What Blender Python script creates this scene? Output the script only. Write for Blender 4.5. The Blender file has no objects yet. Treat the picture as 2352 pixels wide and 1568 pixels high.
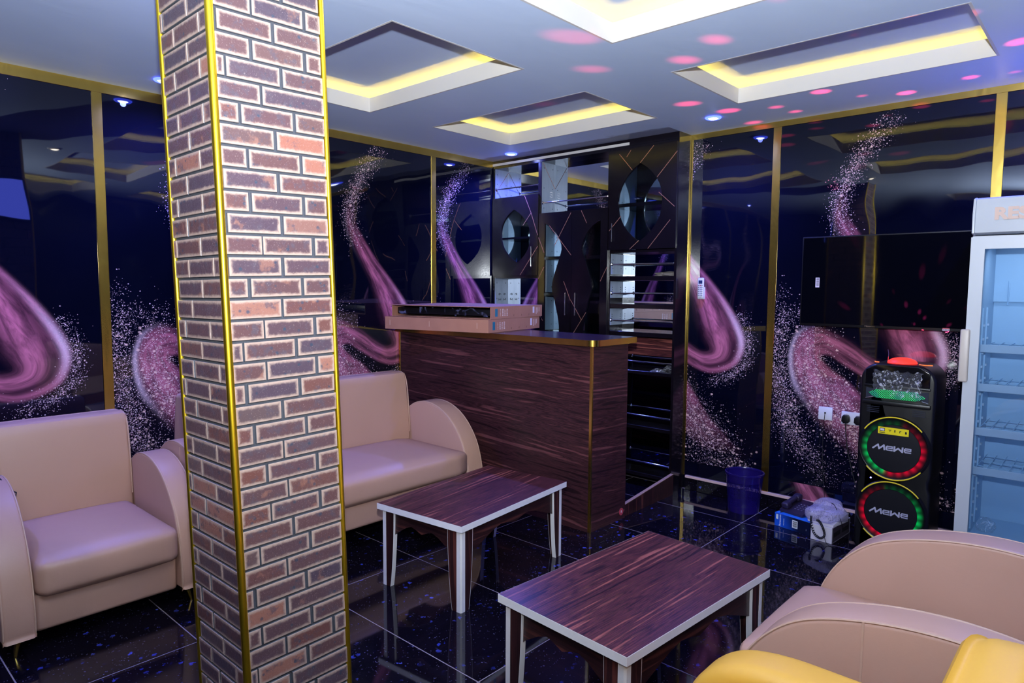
import bpy, bmesh, math, random
import numpy as np
from mathutils import Vector, Matrix, Euler
random.seed(7); rng = np.random.default_rng(5)
sc = bpy.context.scene
COL = sc.collection
R = math.radians
CEIL = 2.853

# ------------------------------------------------------------ camera, exposure, lights
cam_d = bpy.data.cameras.new('camera'); cam = bpy.data.objects.new('camera', cam_d); COL.objects.link(cam)
cam.location = (4.62, -4.98, 1.65); cam.rotation_mode = 'XYZ'
M3 = Matrix.Rotation(R(42.3252), 3, 'Z') @ Matrix.Rotation(R(85.3372), 3, 'X') @ Matrix.Rotation(R(0.3523), 3, 'Z')
cam.rotation_euler = M3.to_euler('XYZ')
cam_d.sensor_width = 36; cam_d.lens = 23.647; cam_d.clip_start = 0.02
sc.camera = cam
vs = sc.view_settings
vs.view_transform = 'Standard'; vs.look = 'None'; vs.gamma = 1.0; vs.use_curve_mapping = False
vs.exposure = 0.0
sc.cycles.max_bounces = 8; sc.cycles.sample_clamp_indirect = 6.0
w = bpy.data.worlds.new('world'); sc.world = w; w.use_nodes = True
w.node_tree.nodes['Background'].inputs[0].default_value = (0.02, 0.02, 0.05, 1)
w.node_tree.nodes['Background'].inputs[1].default_value = 0.3

def add_light(name, kind, loc, energy, color, rot=(0, 0, 0), **kw):
    d = bpy.data.lights.new(name, kind); d.energy = energy; d.color = color
    for k, v in kw.items(): setattr(d, k, v)
    o = bpy.data.objects.new(name, d); COL.objects.link(o); o.location = loc; o.rotation_euler = rot
    return o
# the photographer's flash, on the camera's shoe, tilted up a little
FL = Vector((-0.66, 0.74, 0.72)).normalized()
flash = add_light('camera_flash', 'SPOT', (4.61, -4.97, 1.93), 1040, (0.87, 0.935, 1.0),
                  shadow_soft_size=0.03, spot_size=R(155), spot_blend=1.0)
flash.rotation_euler = FL.to_track_quat('-Z', 'Y').to_euler()
# ------------------------------------------------------------ material helpers
def srgb(r, g, b):
    f = lambda c: (c/255/12.92) if c/255 <= 0.04045 else ((c/255+0.055)/1.055)**2.4
    return (f(r), f(g), f(b), 1)
class NT:
    def __init__(s, name):
        s.m = bpy.data.materials.new(name); s.m.use_nodes = True; s.t = s.m.node_tree
        s.t.nodes.clear()
        s.out = s.n('ShaderNodeOutputMaterial')
        s.b = s.n('ShaderNodeBsdfPrincipled'); s.l(s.b.outputs[0], s.out.inputs[0])
    def n(s, t, **kw):
        x = s.t.nodes.new(t)
        for k, v in kw.items(): setattr(x, k, v)
        return x
    def l(s, a, b): s.t.links.new(a, b)
    def set(s, node, inp, v):
        i = node.inputs[inp]
        if hasattr(v, 'is_linked') and hasattr(v, 'node'): s.l(v, i)
        else: i.default_value = v
    def bs(s, **kw):
        names = dict(base='Base Color', rough='Roughness', metal='Metallic', ior='IOR', emit='Emission Color', es='Emission Strength',
                     trans='Transmission Weight', alpha='Alpha', coat='Coat Weight', coatr='Coat Roughness', normal='Normal', spec='Specular IOR Level', spectint='Specular Tint')
        for k, v in kw.items(): s.set(s.b, names[k], v)
        return s.m
    def math(s, op, a, b=0.0, c=0.0, clamp=False):
        x = s.n('ShaderNodeMath', operation=op, use_clamp=clamp)
        s.set(x, 0, a); s.set(x, 1, b)
        if len(x.inputs) > 2: s.set(x, 2, c)
        return x.outputs[0]
    def mix(s, f, a, b, blend='MIX'):
        x = s.n('ShaderNodeMix', data_type='RGBA', blend_type=blend); x.clamp_factor = True
        s.set(x, 0, f); s.set(x, 6, a); s.set(x, 7, b)
        return x.outputs[2]
    def coords(s, kind='Object', scale=(1, 1, 1), loc=(0, 0, 0)):
        tc = s.n('ShaderNodeTexCoord'); mp = s.n('ShaderNodeMapping')
        s.l(tc.outputs[kind], mp.inputs[0]); mp.inputs['Scale'].default_value = scale; mp.inputs['Location'].default_value = loc
        return mp.outputs[0]
    def noise(s, vec, scale, detail=3, rough=0.5, dist=0.0, out=0):
        x = s.n('ShaderNodeTexNoise'); s.l(vec, x.inputs['Vector'])
        x.inputs['Scale'].default_value = scale; x.inputs['Detail'].default_value = detail
        x.inputs['Roughness'].default_value = rough; x.inputs['Distortion'].default_value = dist
        return x.outputs[out]
    def vor(s, vec, scale, feature='F1', out=0, rand=1.0):
        x = s.n('ShaderNodeTexVoronoi', feature=feature); s.l(vec, x.inputs['Vector']); x.inputs['Scale'].default_value = scale
        x.inputs['Randomness'].default_value = rand
        return x.outputs[out]
    def ramp(s, f, stops):
        x = s.n('ShaderNodeValToRGB'); s.set(x, 0, f)
        e = x.color_ramp.elements
        while len(e) < len(stops): e.new(0.5)
        for i, (p, c) in enumerate(stops):
            e[i].position = p; e[i].color = c if len(c) == 4 else (*c, 1)
        return x.outputs[0]
    def sstep(s, v, a, b):
        x = s.n('ShaderNodeMapRange', interpolation_type='SMOOTHSTEP'); s.set(x, 0, v); x.inputs[1].default_value = a; x.inputs[2].default_value = b
        return x.outputs[0]
    def bump(s, h, strength=0.2, dist=0.01):
        x = s.n('ShaderNodeBump'); x.inputs['Strength'].default_value = strength; x.inputs['Distance'].default_value = dist
        s.l(h, x.inputs['Height']); return x.outputs[0]
def simple(name, base, rough=0.5, metal=0.0, noise=0.0, nscale=20, bump=0.0, **kw):
    t = NT(name); v = t.coords()
    c = base
    nz = t.noise(v, nscale, 4)
    if noise: c = t.mix(t.math('MULTIPLY', nz, noise), base, (base[0]*0.35, base[1]*0.35, base[2]*0.35, 1))
    t.bs(base=c, rough=rough, metal=metal, **kw)
    if bump: t.bs(normal=t.bump(nz, bump, 0.004))
    return t.m
MAT = {}
def leather(name, col):
    t = NT(name); v = t.coords()
    n1 = t.noise(v, 3.0, 3); n2 = t.noise(v, 260, 2); n3 = t.noise(v, 9, 3, 0.5, 0.6)
    c = t.mix(t.math('MULTIPLY', n1, 0.35), col, (col[0]*0.72, col[1]*0.70, col[2]*0.70, 1))
    h = t.math('ADD', t.math('MULTIPLY', n2, 0.12), t.math('MULTIPLY', n3, 0.9))
    return t.bs(base=c, rough=0.46, normal=t.bump(h, 0.22, 0.006))
MAT['tan'] = leather('tan_leather', srgb(182, 143, 126))
MAT['yellow'] = leather('yellow_leather', srgb(222, 168, 62))
MAT['piping'] = simple('tan_piping', srgb(186, 152, 134), 0.45)
MAT['piping_y'] = simple('yellow_piping', srgb(206, 158, 50), 0.45)
def gold():
    t = NT('polished_gold'); v = t.coords('Object', (1, 1, 0.35))
    n = t.noise(v, 7, 3, 0.5, 0.5)
    c = t.mix(n, srgb(236, 204, 104), srgb(206, 168, 76))
    return t.bs(base=c, metal=1.0, rough=0.24, normal=t.bump(n, 0.25, 0.01))
MAT['gold'] = gold()
MAT['gold_trim'] = simple('brass_rail_gold', srgb(244, 204, 52), 0.36, 1.0)
def wood(name, axis, dark, mid, light, scale=1.0, rough=0.3):
    t = NT(name)
    s = {'x': (0.6, 13, 13), 'y': (13, 0.6, 13), 'z': (13, 13, 0.6), 'h': (0.7, 0.7, 11)}[axis]
    s = tuple(k*scale for k in s)
    v = t.coords('Object', s)
    big = t.noise(v, 1.0, 4, 0.6, 0.7); fine = t.noise(v, 7.5, 5, 0.7, 0.3)
    f = t.math('ADD', t.math('MULTIPLY', big, 0.72), t.math('MULTIPLY', fine, 0.28))
    dt = t.n('ShaderNodeVectorMath', operation='DOT_PRODUCT'); t.l(v, dt.inputs[0]); dt.inputs[1].default_value = (1, 1, 1)
    warp = t.noise(v, 0.45, 3, 0.55, 0.4)
    wv = t.math('SINE', t.math('ADD', t.math('MULTIPLY', dt.outputs['Value'], 15.0), t.math('MULTIPLY', warp, 38.0)))
    f = t.math('ADD', t.math('MULTIPLY', t.math('SUBTRACT', f, 0.5), 1.5), t.math('ADD', 0.5, t.math('MULTIPLY', wv, 0.13)))
    c = t.ramp(f, [(0.30, dark), (0.42, mid), (0.47, dark), (0.55, mid), (0.60, dark), (0.74, light)])
    return t.bs(base=c, rough=rough, spec=0.35, normal=t.bump(fine, 0.08, 0.002))
WD, WM, WL = srgb(36, 17, 23), srgb(92, 46, 50), srgb(146, 82, 76)
for a in 'xyz': MAT['wood_'+a] = wood('ebony_laminate_'+a, a, WD, WM, WL)
MAT['counter_wood'] = wood('ebony_counter_laminate', 'h', srgb(34, 18, 22), srgb(70, 38, 42), srgb(104, 60, 62), 1.0, 0.33)
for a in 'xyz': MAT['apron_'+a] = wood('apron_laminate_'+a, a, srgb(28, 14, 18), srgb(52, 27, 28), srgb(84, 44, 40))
MAT['white_edge'] = simple('white_edge_band', srgb(226, 224, 228), 0.4, noise=0.15, nscale=40)
MAT['white_paint'] = simple('white_trim_paint', srgb(206, 203, 202), 0.6)
def ceiling_mat():
    t = NT('ceiling_paint'); v = t.coords('Object', (1, 0.45, 1))
    n = t.noise(v, 1.6, 5, 0.6, 0.5); n2 = t.noise(v, 7, 4, 0.6, 1.5)
    c = t.mix(n, srgb(190, 210, 244), srgb(212, 228, 254))
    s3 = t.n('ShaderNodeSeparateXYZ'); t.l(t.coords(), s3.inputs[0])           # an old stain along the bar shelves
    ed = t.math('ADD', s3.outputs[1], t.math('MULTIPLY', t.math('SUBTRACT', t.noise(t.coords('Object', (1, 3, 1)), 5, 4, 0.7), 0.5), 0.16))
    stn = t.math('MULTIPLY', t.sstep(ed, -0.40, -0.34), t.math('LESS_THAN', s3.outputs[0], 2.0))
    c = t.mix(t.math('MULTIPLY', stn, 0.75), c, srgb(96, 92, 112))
    return t.bs(base=c, rough=0.42, normal=t.bump(t.math('ADD', n, t.math('MULTIPLY', n2, 0.5)), 0.10, 0.02))
MAT['ceiling'] = ceiling_mat()
MAT['tray'] = simple('tray_ceiling_paint', srgb(176, 192, 228), 0.7, noise=0.15, nscale=3)
MAT['black_gloss'] = simple('black_gloss', srgb(9, 9, 14), 0.12)
MAT['black_plastic'] = simple('black_plastic', srgb(7, 7, 12), 0.38, noise=0.3, nscale=60)
MAT['black_matte'] = simple('black_rubber', srgb(10, 10, 12), 0.7)
def cabinet_mat():
    t = NT('dark_laminate'); v = t.coords('Object', (3, 3, 0.6))
    n = t.noise(v, 5, 4); n2 = t.noise(t.coords(), 90, 3)
    c = t.mix(n, srgb(11, 9, 16), srgb(21, 15, 22))
    return t.bs(base=c, rough=t.math('ADD', 0.12, t.math('MULTIPLY', n2, 0.10)), normal=t.bump(n2, 0.05, 0.002))
MAT['cab'] = cabinet_mat()
def greyboard():
    t = NT('grey_board'); v = t.coords('Object', (6, 6, 0.8)); n = t.noise(v, 4, 5, 0.6)
    c = t.mix(n, srgb(104, 116, 136), srgb(152, 164, 184))
    return t.bs(base=c, rough=0.4, metal=0.2)
MAT['greyboard'] = greyboard()
MAT['mirror'] = simple('mirror_glass', srgb(205, 212, 222), 0.02, 1.0)
MAT['chrome'] = simple('chrome', srgb(215, 215, 225), 0.08, 1.0)
MAT['copper'] = simple('rose_gold_inlay', srgb(214, 150, 128), 0.3, 0.7)
def glass(name, tint=(1, 1, 1, 1), rough=0.0, mixv=0.86):
    t = NT(name); t.t.nodes.remove(t.b)
    tr = t.n('ShaderNodeBsdfTransparent'); tr.inputs[0].default_value = tint
    gl = t.n('ShaderNodeBsdfGlossy'); gl.inputs['Roughness'].default_value = rough
    fr = t.n('ShaderNodeFresnel'); fr.inputs[0].default_value = 1.5
    mx = t.n('ShaderNodeMixShader'); geo = t.n('ShaderNodeNewGeometry'); t.l(t.math('MULTIPLY', fr.outputs[0], t.math('SUBTRACT', 1.0, geo.outputs['Backfacing'])), mx.inputs[0]); t.l(tr.outputs[0], mx.inputs[1]); t.l(gl.outputs[0], mx.inputs[2])
    t.l(mx.outputs[0], t.out.inputs[0]); return t.m
MAT['glass'] = glass('clear_glass', (0.86, 0.92, 0.95, 1))
MAT['fridge_glass'] = glass('fridge_door_glass', (0.80, 0.89, 0.97, 1))
def emis(name, col, st):
    t = NT(name); return t.bs(base=(0, 0, 0, 1), emit=col, es=st)
MAT['led_yellow'] = emis('led_strip_glow', (1.0, 0.60, 0.07, 1), 34)
MAT['led_blue'] = emis('downlight_lens', (0.45, 0.52, 1.0, 1), 40)
MAT['led_ring_blue'] = emis('downlight_ring_blue', (0.05, 0.08, 1.0, 1), 7)
MAT['led_ring_white'] = simple('downlight_ring_white', srgb(220, 220, 220), 0.4)
MAT['led_white'] = emis('white_downlight_lens', (1.0, 0.9, 0.75, 1), 22)
def card():
    t = NT('cardboard'); v = t.coords('Object', (1, 1, 1)); n = t.noise(v, 5, 4); n2 = t.noise(t.coords('Object', (1, 30, 1)), 6, 3)
    c = t.mix(n, srgb(176, 122, 100), srgb(146, 96, 82)); c = t.mix(t.math('MULTIPLY', n2, 0.25), c, srgb(196, 150, 128))
    return t.bs(base=c, rough=0.55)
MAT['card'] = card()
def fridge_w():
    return simple('fridge_white_enamel', srgb(192, 198, 212), 0.35)
MAT['fridge'] = fridge_w()
MAT['fridge_in'] = simple('fridge_liner', srgb(176, 198, 220), 0.45)
def brick_mat():
    t = NT('glazed_brick'); at = t.n('ShaderNodeAttribute', attribute_name='rim')
    rim = at.outputs['Fac']
    oi = t.n('ShaderNodeObjectInfo'); rnd = oi.outputs['Random']
    tc = t.n('ShaderNodeTexCoord'); off = t.n('ShaderNodeVectorMath', operation='ADD')
    cmb = t.n('ShaderNodeCombineXYZ'); t.l(t.math('MULTIPLY', rnd, 37.0), cmb.inputs[0]); t.l(t.math('MULTIPLY', rnd, 91.0), cmb.inputs[2])
    t.l(tc.outputs['Object'], off.inputs[0]); t.l(cmb.outputs[0], off.inputs[1]); v = off.outputs[0]
    base = t.ramp(rnd, [(0.0, srgb(88, 66, 72)), (0.3, srgb(98, 68, 68)), (0.52, srgb(78, 64, 76)), (0.76, srgb(110, 70, 64)), (0.88, srgb(92, 74, 76)), (0.92, srgb(152, 104, 90)), (1.0, srgb(146, 94, 80))])
    n1 = t.noise(v, 7, 4, 0.6); base = t.mix(t.math('MULTIPLY', t.sstep(n1, 0.60, 0.66), 0.6), base, srgb(150, 104, 88))
    n2 = t.noise(v, 22, 5, 0.7); base = t.mix(t.math('MULTIPLY', t.sstep(n2, 0.52, 0.64), 0.75), base, srgb(84, 74, 84))
    n4 = t.vor(v, 26, 'F1'); base = t.mix(t.math('MULTIPLY', t.sstep(t.math('SUBTRACT', 0.2, n4), 0.0, 0.08), 0.7), base, srgb(48, 66, 84))
    sp = t.noise(v, 190, 2, 0.6); base = t.mix(t.math('MULTIPLY', t.sstep(sp, 0.58, 0.75), 0.32), base, srgb(176, 158, 152))
    wob = t.noise(v, 70, 3); rf = t.sstep(t.math('ADD', rim, t.math('MULTIPLY', t.math('SUBTRACT', wob, 0.5), 0.7)), 0.16, 0.95)
    c = t.mix(rf, base, srgb(178, 152, 138))
    c = t.mix(t.sstep(rim, 1.1, 1.5), c, srgb(84, 86, 94))
    hb = t.math('ADD', t.noise(v, 45, 4, 0.7, 1.2), t.math('MULTIPLY', sp, 0.3))
    return t.bs(base=c, rough=0.32, normal=t.bump(hb, 0.45, 0.004))
MAT['brick'] = brick_mat()
MAT['mortar'] = simple('dark_mortar', srgb(76, 78, 86), 0.8, noise=0.6, nscale=80)
def floor_mat():
    t = NT('black_granite_tile'); v = t.coords('Object')
    oi = t.n('ShaderNodeObjectInfo'); off = t.n('ShaderNodeVectorMath', operation='ADD'); t.l(v, off.inputs[0])
    cmb = t.n('ShaderNodeCombineXYZ'); t.l(t.math('MULTIPLY', oi.outputs['Random'], 50.0), cmb.inputs[0]); t.l(cmb.outputs[0], off.inputs[1])
    v = off.outputs[0]
    m = t.sstep(t.noise(v, 6, 3, 0.6), 0.46, 0.62)
    vv = t.n('ShaderNodeVectorMath', operation='ADD'); t.l(v, vv.inputs[0])
    nz = t.n('ShaderNodeTexNoise'); t.l(v, nz.inputs['Vector']); nz.inputs['Scale'].default_value = 60
    sc_ = t.n('ShaderNodeVectorMath', operation='SCALE'); t.l(nz.outputs['Color'], sc_.inputs[0]); sc_.inputs['Scale'].default_value = 0.03
    t.l(sc_.outputs[0], vv.inputs[1]); vd = vv.outputs[0]
    x1 = t.n('ShaderNodeTexVoronoi', feature='F1'); t.l(vd, x1.inputs['Vector']); x1.inputs['Scale'].default_value = 26
    sep = t.n('ShaderNodeSeparateColor'); t.l(x1.outputs['Color'], sep.inputs[0])
    pick = t.math('GREATER_THAN', sep.outputs[0], 0.62)
    fl = t.math('MULTIPLY', t.math('MULTIPLY', t.sstep(t.math('SUBTRACT', 0.34, x1.outputs['Distance']), 0.0, 0.10), pick), m)
    x2 = t.n('ShaderNodeTexVoronoi', feature='F1'); t.l(vd, x2.inputs['Vector']); x2.inputs['Scale'].default_value = 85
    sep2 = t.n('ShaderNodeSeparateColor'); t.l(x2.outputs['Color'], sep2.inputs[0])
    f2 = t.math('MULTIPLY', t.sstep(t.math('SUBTRACT', 0.3, x2.outputs['Distance']), 0.0, 0.12), t.math('GREATER_THAN', sep2.outputs[1], 0.78))
    c = t.mix(t.noise(v, 9, 5), srgb(8, 7, 14), srgb(20, 16, 28))
    c = t.mix(t.math('MULTIPLY', f2, 0.5), c, srgb(96, 92, 130))
    c = t.mix(t.math('MULTIPLY', fl, sep.outputs[1]), c, t.mix(sep.outputs[2], srgb(40, 60, 200), srgb(96, 104, 190)))
    return t.bs(base=c, rough=0.045, spec=0.45)
MAT['tile'] = floor_mat()
MAT['grout'] = simple('pale_grout', srgb(132, 120, 128), 0.8)
MAT['ledge'] = simple('pink_ledge_paint', srgb(214, 180, 180), 0.6)
# wall print: smoke and dust fields are stored on the panel's vertices, speckles come from Voronoi cells
def print_mat():
    t = NT('glossy_wall_print')
    a1 = t.n('ShaderNodeAttribute', attribute_name='smk'); a2 = t.n('ShaderNodeAttribute', attribute_name='str')
    s1 = t.n('ShaderNodeSeparateColor'); t.l(a1.outputs['Color'], s1.inputs[0]); smoke, hi, df = s1.outputs; db = a1.outputs['Alpha']
    s2 = t.n('ShaderNodeSeparateColor'); t.l(a2.outputs['Color'], s2.inputs[0])
    v = t.coords('Object')
    cmb = t.n('ShaderNodeCombineXYZ'); t.l(t.math('MULTIPLY', s2.outputs[0], 1.6), cmb.inputs[0]); t.l(t.math('MULTIPLY', s2.outputs[1], 6.0), cmb.inputs[1])
    st = t.noise(cmb.outputs[0], 1.5, 6, 0.6, 0.4)
    streak = t.sstep(st, 0.30, 0.66)
    n0 = t.noise(v, 2.2, 2)
    base = t.mix(n0, srgb(2, 4, 18), srgb(7, 9, 30))
    sm = t.math('MULTIPLY', smoke, t.math('ADD', 0.45, t.math('MULTIPLY', streak, 0.6)))
    c = t.mix(t.math('POWER', sm, 1.3), base, t.mix(n0, srgb(196, 106, 146), srgb(206, 118, 152)))
    c = t.mix(t.math('MULTIPLY', t.math('POWER', hi, 1.7), t.math('ADD', 0.6, t.math('MULTIPLY', t.noise(v, 120, 3), 0.6))), c, srgb(236, 214, 244))
    def dots(scale, dens, radius, seed, soft=0.13):
        vv = t.n('ShaderNodeMapping'); t.l(v, vv.inputs[0]); vv.inputs['Location'].default_value = (seed, seed*1.7, seed*0.3)
        vv.inputs['Rotation'].default_value = (0, 0.6, 0)
        vv.inputs['Scale'].default_value = (1, 1, 1.25)
        x = t.n('ShaderNodeTexVoronoi', feature='F1'); t.l(vv.outputs[0], x.inputs['Vector']); x.inputs['Scale'].default_value = scale
        sp = t.n('ShaderNodeSeparateColor'); t.l(x.outputs['Color'], sp.inputs[0])
        rad = t.math('MULTIPLY', t.math('ADD', 0.35, sp.outputs[1]), radius)
        d = t.sstep(t.math('SUBTRACT', rad, x.outputs['Distance']), 0.0, soft)
        on = t.math('LESS_THAN', sp.outputs[0], dens)
        return t.math('MULTIPLY', t.math('MULTIPLY', d, on), t.math('ADD', 0.35, t.math('MULTIPLY', sp.outputs[2], 0.7)))
    pk = t.mix(t.noise(v, 30, 2), srgb(214, 150, 170), srgb(236, 222, 240))
    c = t.mix(dots(150, df, 0.42, 3.1), c, pk)
    c = t.mix(dots(85, t.math('MULTIPLY', df, 0.85), 0.40, 7.7), c, pk)
    c = t.mix(t.math('MULTIPLY', dots(42, t.math('MULTIPLY', db, 0.95), 0.46, 1.3, 0.42), 0.95), c, srgb(246, 206, 208))
    wave = t.noise(t.coords('Object', (1.1, 1, 0.8)), 1.9, 1)
    return t.bs(base=c, rough=0.025, ior=1.68, normal=t.bump(wave, 0.34, 0.022))
MAT['print'] = print_mat()
MAT['room_dark'] = simple('dark_wall_panel', srgb(8, 9, 22), 0.12)

# ------------------------------------------------------------ geometry helpers
def finish(bm, name, m, parent=None, smooth=True, ang=0.6):
    bm.normal_update()
    if smooth:
        for f in bm.faces: f.smooth = True
        for e in bm.edges:
            if len(e.link_faces) == 2 and e.calc_face_angle(0) > ang: e.smooth = False
    me = bpy.data.meshes.new(name); bm.to_mesh(me); bm.free()
    ms = m if isinstance(m, (list, tuple)) else [m]
    for k in ms: me.materials.append(MAT[k] if isinstance(k, str) else k)
    return link(name, me, parent)
def link(name, me, parent=None):
    o = bpy.data.objects.new(name, me); COL.objects.link(o)
    if parent is not None: o.parent = parent
    return o
def tag(o, label, cat, group=None):
    o['label'] = label; o['category'] = cat
    if group: o['group'] = group
    return o
def structure(o): o['kind'] = 'structure'; return o
def stuff(o): o['kind'] = 'stuff'; return o
def thing(name, label, cat, loc=(0, 0, 0), rz=0.0, group=None):
    o = bpy.data.objects.new(name, None); COL.objects.link(o); o.location = loc; o.rotation_euler = (0, 0, rz); o.empty_display_size = 0.1
    return tag(o, label, cat, group)
def b_box(bm, x0, x1, y0, y1, z0, z1, mi=0, mat=None):
    vv = [bm.verts.new(p) for p in ((x0, y0, z0), (x1, y0, z0), (x1, y1, z0), (x0, y1, z0), (x0, y0, z1), (x1, y0, z1), (x1, y1, z1), (x0, y1, z1))]
    if mat is not None:
        for q in vv: q.co = mat @ q.co
    fs = []
    for f in ((0, 3, 2, 1), (4, 5, 6, 7), (0, 1, 5, 4), (1, 2, 6, 5), (2, 3, 7, 6), (3, 0, 4, 7)):
        k = bm.faces.new([vv[i] for i in f]); k.material_index = mi; fs.append(k)
    return fs
def box(name, x0, x1, y0, y1, z0, z1, m, parent=None, bevel=0.0, seg=2):
    bm = bmesh.new(); b_box(bm, x0, x1, y0, y1, z0, z1)
    if bevel: bmesh.ops.bevel(bm, geom=bm.edges[:], offset=bevel, segments=seg, affect='EDGES', profile=0.5)
    return finish(bm, name, m, parent)
def boxes(name, lst, m, parent=None):
    bm = bmesh.new()
    for q in lst: b_box(bm, *q)
    return finish(bm, name, m, parent)
def b_tube(bm, pts, r, seg=8, closed=False, cap=True):
    pts = [Vector(p) for p in pts]; n = len(pts); rings = []
    up = Vector((0, 0, 1)); prev = None
    for i, p in enumerate(pts):
        a = pts[(i-1) % n] if (closed or i > 0) else p; b = pts[(i+1) % n] if (closed or i < n-1) else p
        d = (b-a).normalized()
        if prev is None:
            u = d.cross(up)
            if u.length < 1e-3: u = d.cross(Vector((1, 0, 0)))
            u.normalize()
        else:
            u = prev - d*prev.dot(d)
            if u.length < 1e-4: u = d.cross(up)
            u.normalize()
        prev = u; vv = d.cross(u)
        rr = r[i] if isinstance(r, (list, tuple)) else r
        rings.append([bm.verts.new(p+(u*math.cos(2*math.pi*k/seg)+vv*math.sin(2*math.pi*k/seg))*rr) for k in range(seg)])
    for i in range(n if closed else n-1):
        A = rings[i]; B = rings[(i+1) % n]
        for k in range(seg): bm.faces.new((A[k], A[(k+1) % seg], B[(k+1) % seg], B[k]))
    if cap and not closed:
        bm.faces.new(rings[0][::-1]); bm.faces.new(rings[-1])
def tube(name, pts, r, m, parent=None, seg=8, closed=False):
    bm = bmesh.new(); b_tube(bm, pts, r, seg, closed); bmesh.ops.recalc_face_normals(bm, faces=bm.faces[:])
    return finish(bm, name, m, parent, ang=1.0)
def smoothpath(pts, n=6, closed=False):
    P = [Vector(p) for p in pts]; out = []; N = len(P)
    rngi = range(N if closed else N-1)
    for i in rngi:
        p0 = P[(i-1) % N] if (closed or i > 0) else P[i]; p1 = P[i]; p2 = P[(i+1) % N]; p3 = P[(i+2) % N] if (closed or i < N-2) else P[(i+1) % N]
        for k in range(n):
            t = k/n
            out.append(0.5*((2*p1)+(p2-p0)*t+(2*p0-5*p1+4*p2-p3)*t*t+(-p0+3*p1-3*p2+p3)*t**3))
    if not closed: out.append(P[-1])
    return out
def lathe(name, prof, m, parent=None, seg=32, loc=(0, 0, 0), ang=0.7):
    bm = bmesh.new(); rings = []
    for r, z in prof:
        rings.append([bm.verts.new((loc[0]+r*math.cos(2*math.pi*k/seg), loc[1]+r*math.sin(2*math.pi*k/seg), loc[2]+z)) for k in range(seg)] if r > 1e-5 else [bm.verts.new((loc[0], loc[1], loc[2]+z))])
    for A, B in zip(rings, rings[1:]):
        for k in range(seg):
            q = [A[k % len(A)], A[(k+1) % len(A)], B[(k+1) % len(B)], B[k % len(B)]]
            u = []
            for x in q:
                if x not in u: u.append(x)
            if len(u) > 2: bm.faces.new(u)
    bmesh.ops.recalc_face_normals(bm, faces=bm.faces[:])
    return finish(bm, name, m, parent, ang=ang)
def b_prism(bm, outline, axis, a0, a1, mi=0):
    """extrude a 2D outline along an axis: axis 'y' -> (x,z), 'x' -> (y,z), 'z' -> (x,y)"""
    mk = {'y': lambda p, a: (p[0], a, p[1]), 'x': lambda p, a: (a, p[0], p[1]), 'z': lambda p, a: (p[0], p[1], a)}[axis]
    A = [bm.verts.new(mk(p, a0)) for p in outline]; B = [bm.verts.new(mk(p, a1)) for p in outline]
    n = len(A); fs = [bm.faces.new(A), bm.faces.new(B)]
    for i in range(n): fs.append(bm.faces.new((A[i], A[(i+1) % n], B[(i+1) % n], B[i])))
    for f in fs: f.material_index = mi
    return fs
def prism(name, outline, axis, a0, a1, m, parent=None, bevel=0.0, seg=3, ang=0.6):
    bm = bmesh.new(); fs = b_prism(bm, outline, axis, a0, a1); bmesh.ops.recalc_face_normals(bm, faces=bm.faces[:])
    if bevel:
        ed = set(e for f in fs[:2] for e in f.edges)
        bmesh.ops.bevel(bm, geom=list(ed), offset=bevel, segments=seg, affect='EDGES', profile=0.5)
    return finish(bm, name, m, parent, ang=ang)
def plate_hole(name, outer, hole, axis, a0, a1, m, parent=None):
    """flat board with a cut-out: both outlines as lists of 2D points (hole inside outer)"""
    bm = bmesh.new()
    mk = {'y': lambda p, a: (p[0], a, p[1])}[axis]
    def ring(pts, a):
        vv = [bm.verts.new(mk(p, a)) for p in pts]; return vv, [bm.edges.new((vv[i], vv[(i+1) % len(vv)])) for i in range(len(vv))]
    O0, e0 = ring(outer, a0); H0, h0 = ring(hole, a0)
    bmesh.ops.triangle_fill(bm, use_beauty=True, edges=e0+h0)
    O1, e1 = ring(outer, a1); H1, h1 = ring(hole, a1)
    bmesh.ops.triangle_fill(bm, use_beauty=True, edges=e1+h1)
    for A, B in ((O0, O1), (H0, H1)):
        for i in range(len(A)): bm.faces.new((A[i], A[(i+1) % len(A)], B[(i+1) % len(B)], B[i]))
    bmesh.ops.recalc_face_normals(bm, faces=bm.faces[:])
    return finish(bm, name, m, parent, ang=0.5)
def cushion(name, x0, x1, y0, y1, z0, z1, r, m, parent=None, puff=(0, 0, 0.03), n=10, wr=0.0):
    bm = bmesh.new()
    bmesh.ops.create_cube(bm, size=2.0)
    bmesh.ops.subdivide_edges(bm, edges=bm.edges[:], cuts=n, use_grid_fill=True)
    c = Vector(((x0+x1)/2, (y0+y1)/2, (z0+z1)/2)); h = Vector(((x1-x0)/2, (y1-y0)/2, (z1-z0)/2))
    for v in bm.verts:
        u = v.co.copy()
        p = Vector([math.copysign(abs(u[i])**0.75, u[i])*h[i] for i in range(3)])
        q = Vector([max(-(h[i]-r), min(h[i]-r, p[i])) for i in range(3)])
        d = p-q
        if d.length > 1e-6: p = q+d.normalized()*min(r, d.length if max(abs(k) for k in u) < 0.999 else r)
        for i in range(3):
            j, k = (i+1) % 3, (i+2) % 3
            wgt = (1-u[j]**2)*(1-u[k]**2)
            p[i] += math.copysign(1, u[i])*(abs(u[i])**3)*puff[i]*wgt
        if wr: p.z += wr*math.sin(u.x*9+u.y*4)*(1-abs(u.z)**2*0)*0.5
        v.co = c+p
    return finish(bm, name, m, parent, ang=1.2)
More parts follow.
